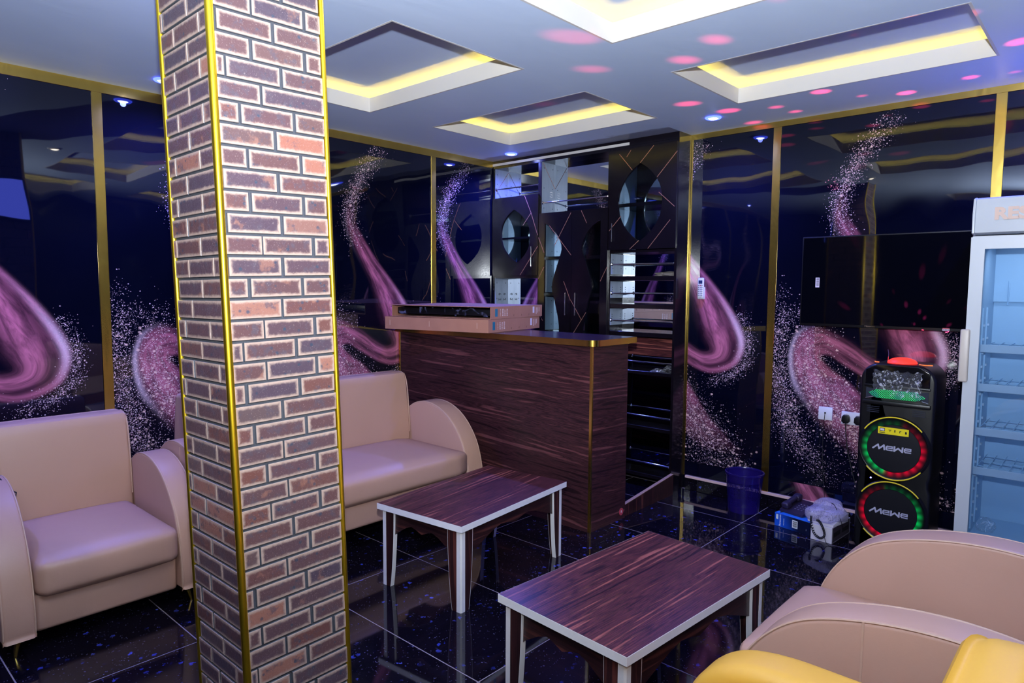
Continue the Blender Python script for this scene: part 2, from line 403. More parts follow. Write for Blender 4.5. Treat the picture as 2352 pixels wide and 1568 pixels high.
def text(name, s, size, m, parent=None, loc=(0, 0, 0), rot=(0, 0, 0), depth=0.001, sx=1.0, shear=0.0, align='CENTER', bold=0.0):
    cu = bpy.data.curves.new(name, 'FONT'); cu.body = s; cu.size = size; cu.extrude = depth; cu.align_x = align; cu.align_y = 'CENTER'; cu.shear = shear
    cu.resolution_u = 3; cu.offset = bold
    tmp = bpy.data.objects.new('tmp', cu); me = bpy.data.meshes.new_from_object(tmp)
    bpy.data.objects.remove(tmp); bpy.data.curves.remove(cu)
    me.name = name; me.materials.clear(); me.materials.append(MAT[m] if isinstance(m, str) else m)
    if sx != 1.0:
        for v in me.vertices: v.co.x *= sx
    o = link(name, me, parent); o.location = loc; o.rotation_euler = rot
    return o
FRONT = (R(90), 0, 0)       # text that reads from -y
def arc(cx, cz, r, a0, a1, n):
    return [(cx+r*math.cos(a0+(a1-a0)*i/n), cz+r*math.sin(a0+(a1-a0)*i/n)) for i in range(n+1)]
def leaf(cx, cz, hw, hh, n=14, skew=0.0):
    """pointed oval, as a closed outline"""
    pts = []
    for i in range(n): t = -1+2*i/n; pts.append((cx+hw*(1-abs(t)**2.3)**0.92+skew*t, cz+hh*t))
    for i in range(n): t = 1-2*i/n; pts.append((cx-hw*(1-abs(t)**2.3)**0.92+skew*t, cz+hh*t))
    return pts

# ------------------------------------------------------------ the wall print (fields on a fine grid)
PW, PH, PST = 1.325, 2.81, 0.008
def interp(path, n):
    P = np.array(path, float); d = np.r_[0, np.cumsum(np.hypot(*np.diff(P[:, :2], axis=0).T))]
    t = np.linspace(0, d[-1], n); k = np.clip(np.searchsorted(d, t, side='right')-1, 0, len(P)-2); f = ((t-d[k])/(d[k+1]-d[k]))[:, None]
    p0 = P[np.maximum(k-1, 0)]; p1 = P[k]; p2 = P[k+1]; p3 = P[np.minimum(k+2, len(P)-1)]
    return 0.5*((2*p1)+(p2-p0)*f+(2*p0-5*p1+4*p2-p3)*f**2+(-p0+3*p1-3*p2+p3)*f**3)
def blur(a, n):
    for _ in range(n):
        p = np.pad(a, 1, mode='edge'); a = (p[1:-1, :-2]+2*p[1:-1, 1:-1]+p[1:-1, 2:])/4
        p = np.pad(a, 1, mode='edge'); a = (p[:-2, 1:-1]+2*p[1:-1, 1:-1]+p[2:, 1:-1])/4
    return a
def make_fields():
    nu, nv = int(PW/PST)+2, int(PH/PST)+2
    U, V = np.meshgrid(np.arange(nu)*PST, np.arange(nv)*PST)
    smoke = np.zeros((nv, nu)); hi = smoke.copy(); S = smoke.copy(); T = smoke.copy(); df = smoke.copy(); db = smoke.copy()
    # ribbon: inner edge u,v / outer edge u,v / smoke strength / highlight on outer edge / on inner edge
    rb = [(.47, 2.40, .54, 2.40, 0, 0, 0), (.42, 2.30, .49, 2.30, .12, 0, 0), (.395, 2.16, .50, 2.16, .35, .0, .3), (.44, 2.01, .59, 2.01, .75, 0, .3),
          (.54, 1.82, .72, 1.84, .9, .1, .1), (.62, 1.66, .85, 1.70, .95, .25, 0), (.66, 1.52, .97, 1.56, 1, .5, 0), (.69, 1.39, 1.06, 1.43, 1, .85, 0),
          (.735, 1.27, 1.115, 1.33, .97, 1, 0), (.775, 1.21, 1.14, 1.24, .95, 1, 0), (.80, 1.18, 1.13, 1.15, .95, .8, 0), (.80, 1.165, 1.08, 1.06, .92, .35, 0),
          (.77, 1.165, .98, 1.00, .95, .1, 0), (.73, 1.18, .86, .975, .95, 0, 0), (.64, 1.24, .74, 1.0, .9, 0, 0), (.54, 1.315, .62, 1.06, .8, 0, 0),
          (.43, 1.375, .50, 1.13, .8, 0, 0), (.31, 1.40, .42, 1.18, .85, 0, .2), (.20, 1.345, .36, 1.17, .85, 0, .7), (.145, 1.22, .37, 1.14, .85, 0, 1),
          (.145, 1.08, .44, 1.08, .85, 0, 1), (.175, .95, .56, 1.00, .8, 0, .8), (.24, .84, .66, .90, .72, 0, .4), (.34, .71, .75, .78, .62, 0, .1),
          (.47, .59, .85, .64, .48, 0, 0), (.65, .45, 1.0, .50, .3, 0, 0), (.84, .32, 1.16, .36, 0, 0, 0)]
    A = interp(rb, 2600); tt = np.linspace(0, 1, 220)
    for i in range(len(A)):
        r = A[i]; s = i/len(A)
        u = r[0]+(r[2]-r[0])*tt; v = r[1]+(r[3]-r[1])*tt
        iu = np.clip((u/PST+0.5).astype(int), 0, nu-1); iv = np.clip((v/PST+0.5).astype(int), 0, nv-1)
        body = np.clip(tt/0.25, 0, 1)*np.clip((1-tt)/0.03, 0, 1)
        fold = 0.12+0.85*np.exp(-((tt-0.92)/0.10)**2)+0.95*np.exp(-((tt-0.47)/0.21)**2)   # soft folds across the ribbon
        wf_ = np.clip((s-0.52)/0.10, 0, 1)               # the rounded head and the stream have no folds
        fold = fold*(1-wf_)+0.85*wf_
        smoke[iv, iu] = np.maximum(smoke[iv, iu]*0.3, r[4]*body*fold)
        hi[iv, iu] = np.clip(r[5]*0.85*np.exp(-((tt-0.91)/0.075)**2)+r[6]*0.85*np.exp(-((tt-0.06)/0.06)**2), 0, 1)
        S[iv, iu] = s*9; T[iv, iu] = tt
    smoke = blur(smoke, 2); hi = blur(hi, 2); S = blur(S, 1); T = blur(T, 1)
    def halo(path, wd, dens, target, uni=False):
        Q = interp(path, 160); w_ = np.interp(np.linspace(0, 1, 160), np.linspace(0, 1, len(dens)), dens)
        best = np.zeros((nv, nu))
        for (qu, qv), ww in zip(Q, w_):
            i0, i1 = max(0, int((qu-3*wd)/PST)), min(nu, int((qu+3*wd)/PST)+2); j0, j1 = max(0, int((qv-3*wd)/PST)), min(nv, int((qv+3*wd)/PST)+2)
            if i1 <= i0 or j1 <= j0: continue
            g = ww*np.exp(-((U[j0:j1, i0:i1]-qu)**2+(V[j0:j1, i0:i1]-qv)**2)/(wd*wd))
            best[j0:j1, i0:i1] = np.maximum(best[j0:j1, i0:i1], g)
        np.copyto(target, np.maximum(target, best))
    halo([(.74, 2.74), (.60, 2.58), (.50, 2.42), (.45, 2.28), (.445, 2.14), (.50, 2.00)], .062, [.35, .6, .9, 1.1, 1.1, .2], df)
    halo([(.70, 2.70), (.55, 2.50), (.46, 2.32)], .03, [.2, .5, .5], db)
    halo([(1.10, 1.42), (1.155, 1.27), (1.14, 1.10), (1.02, .97), (.86, .92)], .05, [.35, .9, .9, .8, .4], df)
    halo([(.12, 1.46), (.06, 1.30), (.05, 1.12), (.09, .95), (.17, .78)], .085, [.55, .8, .9, .9, .8], df)
    halo([(.05, 1.62), (.06, 1.45), (.20, 1.45), (.33, 1.45)], .07, [.25, .4, .4, .3], df)
    halo([(.27, 1.33), (.24, 1.15), (.33, .98), (.46, .84), (.62, .68), (.78, .54), (.94, .42)], .15, [.5, .8, 1, 1, .95, .9, .5], df)
    halo([(.26, 1.20), (.31, 1.0), (.46, .84), (.62, .67), (.80, .50), (.98, .36), (1.14, .28)], .14, [.5, .9, 1, 1, .9, .8, .5], db)
    halo([(.10, .92), (.14, .72), (.22, .56), (.34, .42), (.46, .30)], .09, [.9, .9, .8, .5, .2], df)
    halo([(.16, .80), (.22, .62), (.30, .5)], .05, [.5, .5, .3], db)
    halo([(.70, .36), (.95, .30), (1.18, .30)], .085, [.35, .6, .45], db)
    halo([(.70, .30), (.95, .26), (1.16, .28)], .07, [.3, .4, .3], df)
    return smoke, hi, np.clip(df, 0, 1), np.clip(db, 0, 1), S, T
FIELDS = make_fields()
def sample(F, u, v):
    iu = np.clip(u/PST, 0, F.shape[1]-1.001); iv = np.clip(v/PST, 0, F.shape[0]-1.001)
    a = iu.astype(int); b = iv.astype(int); fu = iu-a; fv = iv-b
    return (F[b, a]*(1-fu)*(1-fv)+F[b, a+1]*fu*(1-fv)+F[b+1, a]*(1-fu)*fv+F[b+1, a+1]*fu*fv)
def panel_mesh(u0, u1, z0, z1, du=0.0, dv=0.0, thick=0.012):
    """printed panel; local x = u-u0, z = height, front faces -y at y=0"""
    nu = max(2, int(round((u1-u0)/PST))+1); nv = max(2, int(round((z1-z0)/PST))+1)
    U, V = np.meshgrid(np.linspace(u0, u1, nu), np.linspace(z0, z1, nv))
    co = np.stack([U-u0, np.zeros_like(U), V], -1).reshape(-1, 3)
    idx = np.arange(nu*nv).reshape(nv, nu)
    f = np.stack([idx[:-1, :-1], idx[:-1, 1:], idx[1:, 1:], idx[1:, :-1]], -1).reshape(-1, 4)
    n = len(co); c4 = [idx[0, 0], idx[0, -1], idx[-1, -1], idx[-1, 0]]
    back = co[c4].copy(); back[:, 1] = thick
    b = [n, n+1, n+2, n+3]
    extra = [[c4[1], c4[0], b[0], b[1]], [c4[2], c4[1], b[1], b[2]], [c4[3], c4[2], b[2], b[3]], [c4[0], c4[3], b[3], b[0]], [b[3], b[2], b[1], b[0]]]
    me = bpy.data.meshes.new('wall_panel')
    me.from_pydata(np.vstack([co, back]).tolist(), [], f.tolist()+extra); me.update()
    sm, hi, df, db, S, T = [np.r_[sample(Fk, (U+du).ravel(), (V+dv).ravel()), np.zeros(4)] for Fk in FIELDS]
    at = me.attributes.new('smk', 'FLOAT_COLOR', 'POINT'); at.data.foreach_set('color', np.stack([sm, hi, df, db], -1).astype(np.float32).ravel())
    at = me.attributes.new('str', 'FLOAT_COLOR', 'POINT'); at.data.foreach_set('color', np.stack([S, T, 0*S, 0*S+1], -1).astype(np.float32).ravel())
    me.materials.append(MAT['print']); return me

# ------------------------------------------------------------ the room
ROOM_X, ROOM_Y = 6.45, -7.1
wall_back = structure(box('wall_back', -0.15, ROOM_X+0.15, 0.013, 0.15, -0.1, 3.1, 'room_dark'))
wall_left = structure(box('wall_left', -0.15, -0.013, ROOM_Y-0.15, 0.013, -0.1, 3.1, 'room_dark'))
wall_right = structure(box('wall_right', ROOM_X, ROOM_X+0.15, ROOM_Y, 0.013, -0.1, 3.1, 'room_dark'))
wall_front = structure(box('wall_front', -0.013, ROOM_X+0.15, ROOM_Y-0.15, ROOM_Y, -0.1, 3.1, 'room_dark'))
ZT, ZP = 2.815, 0.235
full = panel_mesh(0, PW, ZP, ZT); strip = panel_mesh(0, PW, 0.118, ZP-0.003, 0.42, 1.50)
for x0 in (0.03, 1.355, 2.68, 4.005):
    o = link('wall_panel', full, wall_back); o.location = (x0, 0, 0)
    o = link('panel_strip', strip, wall_back); o.location = (x0, 0, 0)
lastb = panel_mesh(0, ROOM_X-5.33, ZP, ZT); o = link('wall_panel', lastb, wall_back); o.location = (5.33, 0, 0)
for y0 in (-6.26, -4.935, -3.61, -2.285):
    o = link('wall_panel', full, wall_left); o.location = (0, y0, 0); o.rotation_euler = (0, 0, R(90))
    o = link('panel_strip', strip, wall_left); o.location = (0, y0, 0); o.rotation_euler = (0, 0, R(90))
lastl = panel_mesh(0.34, 1.298, 0.118, ZT); o = link('wall_panel', lastl, wall_left); o.location = (0, -0.96, 0); o.rotation_euler = (0, 0, R(90))
def gold_bar(parent, x0, x1, y0, y1, z0, z1):
    return box('gold_strip', x0, x1, y0, y1, z0, z1, 'gold', parent, bevel=0.0015, seg=1)
for x in (2.68, 4.005, 5.33): gold_bar(wall_back, x-0.028, x+0.028, -0.005, 0.002, 0.04, ZT)
gold_bar(wall_back, 2.003, 2.016, -0.006, 0.002, 0.118, ZT)
for y in (-6.26, -4.935, -3.61, -2.285, -0.96): gold_bar(wall_left, -0.002, 0.005, y-0.028, y+0.028, 0.118, ZT)
structure(box('trim_1', 0.0, ROOM_X, -0.006, 0.012, 2.812, CEIL, 'gold', None, 0.001, 1))
structure(box('trim_2', -0.012, 0.006, ROOM_Y, 0.0, 2.792, CEIL, 'gold', None, 0.001, 1))
# skirting: pink ledge over black tiles
bb = structure(box('baseboard_back', 2.03, ROOM_X, -0.018, 0.0, 0.100, 0.118, 'ledge'))
bl = structure(box('baseboard_left', 0.0, 0.018, ROOM_Y, 0.0, 0.100, 0.118, 'ledge'))
FLOOR_X = [-0.83, 0.35, 1.53, 2.71, 3.89, 5.07, 6.25, 7.43]
FLOOR_Y = [0.195-0.655*k for k in range(1, 13)]
skm = None
def tile_mesh(w_, d_, h_, name):
    bm = bmesh.new(); b_box(bm, 0, w_, 0, d_, -h_, 0)
    bmesh.ops.bevel(bm, geom=[e for e in bm.edges if all(v.co.z > -0.001 for v in e.verts)], offset=0.0012, segments=1, affect='EDGES')
    me = bpy.data.meshes.new(name); bm.to_mesh(me); bm.free(); me.materials.append(MAT['tile']); return me
for xa, xb in zip(FLOOR_X, FLOOR_X[1:]):
    a, b = max(xa+0.002, 2.03), min(xb-0.002, ROOM_X)
    if b > a: box('skirting_tile', a, b, -0.014, 0.0, 0.003, 0.099, 'tile', bb, 0.001, 1)
for ya, yb in zip(FLOOR_Y[1:], FLOOR_Y):
    box('skirting_tile', 0.0, 0.014, ya+0.002, yb-0.002, 0.003, 0.099, 'tile', bl, 0.001, 1)
floor = structure(box('floor', -0.15, ROOM_X+0.15, ROOM_Y-0.15, 0.15, -0.12, -0.0006, 'grout'))
TM = {}
ylines = [0.0]+FLOOR_Y
for xa, xb in zip(FLOOR_X, FLOOR_X[1:]):
    for yb, ya in zip(ylines, ylines[1:]):
        x0, x1, y0, y1 = max(xa, 0.0)+0.0022, min(xb, ROOM_X)-0.0022, max(ya, ROOM_Y)+0.0022, yb-0.0022
        if x1-x0 < 0.03 or y1-y0 < 0.03: continue
        k = (round(x1-x0, 3), round(y1-y0, 3))
        if k not in TM: TM[k] = tile_mesh(k[0], k[1], 0.008, 'floor_tile')
        o = link('floor_tile', TM[k], floor); o.location = (x0, y0, 0)
# ceiling with lit tray recesses
COFFERS = [(0.655, 2.068, -1.525, -0.670), (0.655, 2.068, -3.005, -2.108), (2.668, 4.055, -1.510, -0.656), (2.668, 4.055, -3.005, -2.114),
           (4.68, 6.06, -1.510, -0.656), (4.68, 6.06, -3.005, -2.114), (2.668, 4.055, -6.4, -5.5), (4.68, 6.06, -6.4, -5.5)]
bm = bmesh.new()
xs = sorted(set([-0.15, ROOM_X+0.15]+[c for q in COFFERS for c in q[:2]])); ys = sorted(set([ROOM_Y-0.15, 0.15]+[c for q in COFFERS for c in q[2:]]))
for xa, xb in zip(xs, xs[1:]):
    for ya, yb in zip(ys, ys[1:]):
        mx, my = (xa+xb)/2, (ya+yb)/2
        if any(q[0] < mx < q[1] and q[2] < my < q[3] for q in COFFERS): continue
        b_box(bm, xa, xb, ya, yb, CEIL, CEIL+0.012)
bmesh.ops.remove_doubles(bm, verts=bm.verts[:], dist=0.0005)
ceiling = structure(finish(bm, 'ceiling', 'ceiling', smooth=False))
LIP, OUT, TOP = 0.094, 0.22, CEIL+0.15
for q in COFFERS:
    x0, x1, y0, y1 = q; bm = bmesh.new(); t_ = 0.012; x0 += .002; x1 -= .002; y0 += .002; y1 -= .002
    for a in ((x0-t_, x1+t_, y1, y1+t_), (x0-t_, x1+t_, y0-t_, y0), (x0-t_, x0, y0, y1), (x1, x1+t_, y0, y1)): b_box(bm, *a, CEIL-0.0006, CEIL+LIP)
    rim_ = finish(bm, 'tray_lip', 'white_paint', ceiling, smooth=False)
    X0, X1, Y0, Y1 = x0-OUT, x1+OUT, y0-OUT, y1+OUT
    boxes('tray_ceiling', [(X0, X1, Y0, Y1, TOP, TOP+0.01), (X0, X1, Y1, Y1+.01, CEIL+.012, TOP), (X0, X1, Y0-.01, Y0, CEIL+.012, TOP), (X0-.01, X0, Y0, Y1, CEIL+.012, TOP), (X1, X1+.01, Y0, Y1, CEIL+.012, TOP)], 'tray', ceiling)
    e = 0.105; z0, z1 = CEIL+0.014, CEIL+0.024
    boxes('led_strip', [(x0-e, x1+e, y1+e, y1+e+.012, z0, z1), (x0-e, x1+e, y0-e-.012, y0-e, z0, z1), (x0-e-.012, x0-e, y0-e, y1+e, z0, z1), (x1+e, x1+e+.012, y0-e, y1+e, z0, z1)], 'led_yellow', rim_)
# recessed downlights
def downlight(x, y, kind, label, energy):
    t = thing('ceiling_downlight', label, 'ceiling light', (x, y, CEIL), 0, 'recessed ceiling downlights')
    ring = [(0.034, -0.006), (0.038, -0.010), (0.050, -0.010), (0.056, -0.004), (0.056, 0.0)]
    lathe('bezel', ring, 'led_ring_'+kind, t, 28)
    lathe('lens', [(0.0, -0.016), (0.014, -0.015), (0.026, -0.012), (0.034, -0.006)], 'led_'+kind, t, 24)
    col = (0.13, 0.17, 1.0) if kind == 'blue' else (1.0, 0.93, 0.85)
    add_light('downlight_beam', 'SPOT', (x, y, CEIL-0.022), energy, col, shadow_soft_size=0.018, spot_size=R(160), spot_blend=0.9)
    return t
downlight(0.34, -3.35, 'blue', 'blue downlight in the ceiling half hidden by the brick pillar', 130)
downlight(0.41, -0.385, 'blue', 'blue downlight in the ceiling over the bar corner', 200)
downlight(2.38, -0.415, 'blue', 'blue downlight in the ceiling in front of the wall right of the bar shelves', 130)
downlight(4.36, -0.41, 'blue', 'blue downlight in the ceiling over the fridge, out of frame', 130)
downlight(0.34, -4.9, 'blue', 'blue downlight in the ceiling over the left armchair, out of frame', 130)
downlight(2.5, -3.25, 'white', 'white downlight in the ceiling seen only in the wall reflections', 30)
downlight(5.4, -4.2, 'white', 'unseen white fill downlight in the ceiling behind the camera on the right', 60)  # unseen lamp, put in for ambient fill
downlight(3.3, -5.6, 'white', 'unseen white fill downlight in the ceiling behind the camera on the left', 60)  # second unseen lamp for the ambient fill

# ------------------------------------------------------------ brick pillar (leans a little, as in the photo)
PX, PY, PWX, PWY = 2.4095, -3.918, 0.385, 0.405        # its near right corner and its widths
pillar = thing('brick_pillar', 'square pillar faced with mottled brown glazed bricks and gold corner strips', 'pillar', (PX, PY, 0))
pillar.rotation_euler = (0.0243, -0.01126, 0)
box('pillar_core', -PWX, 0, 0, PWY, 0.0, CEIL+0.02, 'mortar', pillar)
BRK = {}
def brick_mesh(L, h):
    k = (round(L, 2), round(h, 3))
    if k in BRK: return BRK[k]
    bm = bmesh.new(); lay = bm.verts.layers.float.new('rim')
    L = k[0]; rings = []
    for ins, dep, rv in ((0.0, 0.0, 2.0), (0.0, -0.006, 1.7), (0.002, -0.009, 1.0), (0.007, -0.0093, 0.72), (0.015, -0.0095, 0.22), (0.024, -0.0095, 0.0)):
        iz = min(ins, h*0.42); ix = min(ins, L*0.42)
        rr = []
        for p in ((ix, iz), (L-ix, iz), (L-ix, h-iz), (ix, h-iz)):
            v = bm.verts.new((p[0], dep, p[1])); v[lay] = rv; rr.append(v)
        rings.append(rr)
    for A, B in zip(rings, rings[1:]):
        for i in range(4): bm.faces.new((A[i], A[(i+1) % 4], B[(i+1) % 4], B[i]))
    bm.faces.new(rings[-1]); bmesh.ops.recalc_face_normals(bm, faces=bm.faces[:])
    me = bpy.data.meshes.new('brick'); bm.to_mesh(me); bm.free(); me.materials.append(MAT['brick']); BRK[k] = me
    return me
PITCH, BH, BL, JT = 0.0728, 0.0650, 0.2015, 0.0075
def brick_rows(width, place, seed, jt):
    rr = random.Random(seed); n = int(CEIL/PITCH)+1
    ph = 0.07
    for i in range(n):
        z = i*PITCH+0.004; h = min(BH, CEIL-z)
        if h < 0.02: break
        ph = (ph+BL*0.5+rr.uniform(-0.035, 0.035)) % BL
        x = ph-BL
        while x < width:
            a, b = max(x, 0.004), min(x+BL-jt, width-0.004)
            if width-0.004-b < 0.056: b = width-0.004
            if b-a > 0.018 and a < width-0.044: place(a, b-a, z, h, rr)
            x += BL
def pl_front(a, L, z, h, rr):
    o = link('brick', brick_mesh(L, h), pillar); o.location = (-PWX+a, rr.uniform(-0.0012, 0.0006), z)
def pl_right(a, L, z, h, rr):
    o = link('brick', brick_mesh(L, h), pillar); o.location = (rr.uniform(-0.0006, 0.0012), a, z); o.rotation_euler = (0, 0, R(90))
brick_rows(PWX, pl_front, 3, 0.005); brick_rows(PWY, pl_right, 11, JT)
bm = bmesh.new()                                                       # the two faces turned away from the camera
def far_brick(mat):
    def f(a, L, z, h, rr): b_box(bm, a, a+L, -0.009, 0.001, z, z+h, 0, mat)
    return f
brick_rows(PWX, far_brick(Matrix.Translation((0, PWY, 0)) @ Matrix.Rotation(R(180), 4, 'Z')), 5, JT)
brick_rows(PWY, far_brick(Matrix.Translation((-PWX, PWY, 0)) @ Matrix.Rotation(R(-90), 4, 'Z')), 6, JT)
stuff(finish(bm, 'far_side_bricks', 'brick', pillar, smooth=False))
for cx, cy in ((0, 0), (-PWX, 0), (0, PWY), (-PWX, PWY)):
    sx = 0.004 if cx == 0 else -0.004; sy = -0.004 if cy == 0 else 0.004
    rad = 0.0135 if (cx, cy) == (0, 0) else 0.0105
    bm = bmesh.new(); b_prism(bm, [(cx+sx+rad*math.cos(k*math.pi/8), cy+sy+rad*math.sin(k*math.pi/8)) for k in range(16)], 'z', 0.0, CEIL)
    bmesh.ops.recalc_face_normals(bm, faces=bm.faces[:]); finish(bm, 'corner_strip', 'gold_trim', pillar, ang=0.9)

# guessed screen added on the pillar's far side for the left wall's blue reflection
MAT['guessed_glow'] = emis('guessed_screen_glow', (0.10, 0.14, 1.0, 1), 5)
bs_ = thing('guessed_screen', "guessed blue glowing screen added on the pillar's hidden side, mirrored in the left wall", 'screen', (PX-PWX-0.042, PY+PWY*0.45, 2.32))
box('guessed_screen_case', -0.030, 0.0, -0.165, 0.165, -0.145, 0.145, 'black_plastic', bs_, 0.02, 3)
box('guessed_screen_face', -0.034, -0.029, -0.148, 0.148, -0.125, 0.130, 'guessed_glow', bs_, 0.001, 1)

# ------------------------------------------------------------ seating
def make_seat(name, label, cat, loc, rz, inner, arm_t, leath, pipe, rise=0.0, group=None, deep=0.0, wide_back=False, back_h=0.93):
    """faces local +x, origin on the floor at the middle of the back edge"""
    t = thing(name, label, cat, loc, rz, group)
    r = rise; h = inner/2; D = deep; bh = h+arm_t-0.01 if wide_back else h-0.002
    box('base', 0.10-D, 0.905, -h+0.004, h-0.004, 0.09+r, 0.27+r, leath, t, bevel=0.02, seg=3)
    cushion('seat_cushion', 0.26-D, 0.965, -h+0.004, h-0.004, 0.255+r, 0.430+r, 0.045, leath, t, puff=(0.012, 0.0, 0.03))
    bm = bmesh.new()                                                   # backrest: upholstered slab leaning back
    out = [(0.0, 0.12+r), (0.22, 0.12+r), (0.31, 0.40+r), (0.265, back_h-0.06+r), (0.235, back_h-0.012+r), (0.19, back_h+r), (0.13, back_h-0.005+r), (0.09, back_h-0.05+r), (0.03, 0.45+r)]
    out = [(a-D, b) for a, b in out]
    if wide_back:                                                      # lofted, with full rounded ends
        pr = [(p.x, p.y) for p in smoothpath([(a, b, 0) for a, b in out], 4, True)]; rows = []
        for k in range(33):
            u = math.sin((k/32-0.5)*math.pi); e = max(0.0, (abs(u)*bh-(bh-0.24))/0.24); q = math.sqrt(max(0.0, 1-e*e))
            rows.append([bm.verts.new((0.11-D+(x-0.11+D)*(0.12+0.88*q), u*bh, z if z < 0.55 else 0.55+(z-0.55)*(0.50+0.50*q))) for x, z in pr])
        for a_, b_ in zip(rows, rows[1:]):
            for k in range(len(pr)): bm.faces.new((a_[k], a_[(k+1) % len(pr)], b_[(k+1) % len(pr)], b_[k]))
        bm.faces.new(rows[0]); bm.faces.new(rows[-1])
    else: fs = b_prism(bm, [(p.x, p.y) for p in smoothpath([(a, b, 0) for a, b in out], 4, True)], 'y', -bh, bh)
    bmesh.ops.recalc_face_normals(bm, faces=bm.faces[:])
    if not wide_back: ed = set(e for f in fs[:2] for e in f.edges); bmesh.ops.bevel(bm, geom=list(ed), offset=0.05 if wide_back else 0.022, segments=5, affect='EDGES', profile=0.5)
    bk = finish(bm, 'backrest', leath, t, ang=1.0)
    if not wide_back:
        for s in (-1, 1):
            tube('piping', smoothpath([(0.30-D, s*(h-0.006), 0.47+r), (0.285-D, s*(h-0.006), 0.72+r), (0.262-D, s*(h-0.007), back_h-0.06+r), (0.225-D, s*(h-0.010), back_h-0.012+r), (0.17-D, s*(h-0.012), back_h-0.004+r)], 5), 0.0045, pipe, bk, 6)
    prof = [(0.13, 0.10+r), (0.12, 0.35+r), (0.15, 0.52+r), (0.23, 0.628+r), (0.35, 0.70+r), (0.47, 0.725+r), (0.60, 0.708+r), (0.72, 0.652+r), (0.82, 0.560+r), (0.893, 0.445+r), (0.935, 0.31+r), (0.952, 0.19+r), (0.948, 0.115+r), (0.925, 0.092+r), (0.55, 0.090+r), (0.20, 0.088+r)]
    if wide_back:                                                      # flat topped arms
        prof = [(0.05, 0.10+r), (0.04, 0.40+r), (0.08, 0.60+r), (0.18, 0.665+r), (0.36, 0.682+r), (0.54, 0.686+r), (0.68, 0.682+r), (0.79, 0.655+r), (0.868, 0.595+r), (0.918, 0.50+r), (0.945, 0.37+r), (0.952, 0.25+r), (0.948, 0.12+r), (0.925, 0.092+r), (0.55, 0.090+r), (0.20, 0.088+r)]
    prof = [(a-D*min(1.0, max(0.0, (0.75-a)/0.4)), b) for a, b in prof]
    sm = [(p.x, p.y) for p in smoothpath([(a, b, 0) for a, b in prof], 5, True)]
    for s in (-1, 1):
        y0, y1 = (h, h+arm_t) if s > 0 else (-h-arm_t, -h)
        a_ = prism('armrest', sm, 'y', y0, y1, leath, t, bevel=0.045 if wide_back else 0.016, seg=5, ang=1.0)
        crest = smoothpath([(a, 0, b) for a, b in prof[3:14]], 6)
        for yy in (() if wide_back else (y0+0.004, y1-0.004)):
            cen = Vector((0.55, 0, 0.35+r))
            tube('piping', [(p.x-(p.x-cen.x)*0.010, yy, p.z-(p.z-cen.z)*0.010) for p in crest], 0.0042, pipe, a_, 6)
        yo = y1-0.0005 if s > 0 else y0+0.0005                        # upright seam on the outer side
        if not wide_back: box('side_seam', 0.54, 0.546, yo-0.002, yo+0.002, 0.11+r, 0.70+r, pipe, a_)
    for x in (0.86, 0.14-D):
        for s in (-1, 1):
            y = s*(h+arm_t*0.4); lg = 0.09+r
            bm = bmesh.new(); b_tube(bm, [(x, y, lg), (x+0.012, y+0.012*s, lg*0.5), (x+0.020, y+0.020*s, 0.0)], [0.020, 0.011, 0.006], 10)
            bmesh.ops.recalc_face_normals(bm, faces=bm.faces[:])
            L = finish(bm, 'leg', 'gold', t)
            box('leg_plate', x-0.05, x+0.05, y-0.04, y+0.04, lg-0.004, lg+0.002, 'black_plastic', L)
    return t
chL = make_seat('armchair', 'tan leather armchair left of the brick pillar against the panelled wall', 'armchair', (0.20, -3.965, 0), 0, 0.62, 0.125, 'tan', 'piping', 0.0, 'leather armchairs')
sofa = make_seat('sofa', 'long tan leather sofa behind the brick pillar beside the bar counter', 'sofa', (0.29, -2.545, 0), 0, 1.655, 0.15, 'tan', 'piping', 0.062)
chR = make_seat('armchair', 'tan leather armchair in the right foreground in front of the fridge', 'armchair', (4.680, -2.525, 0), R(180), 0.68, 0.14, 'tan', 'piping', 0.035, 'leather armchairs', deep=0.22)
chY = make_seat('armchair', 'yellow leather armchair in the bottom right corner nearest the camera', 'armchair', (4.67, -3.66, 0), R(180), 0.68, 0.16, 'yellow', 'piping_y', -0.02, 'leather armchairs', wide_back=True, back_h=0.97)

# strap lying over the left arm of the left armchair
st = tag(tube('strap', smoothpath([(0.50, -4.40, 0.738), (0.58, -4.345, 0.738), (0.70, -4.305, 0.728), (0.80, -4.285, 0.690)], 6), 0.0045, 'black_matte', None, 6), 'thin black strap with a loop end hanging over the left armchair arm', 'strap')
bm = bmesh.new(); b_tube(bm, [(0.80, -4.285, 0.690), (0.845, -4.265, 0.678), (0.865, -4.272, 0.662), (0.815, -4.292, 0.668)], 0.003, 6, True)
bmesh.ops.recalc_face_normals(bm, faces=bm.faces[:]); finish(bm, 'strap_loop', 'black_matte', st)

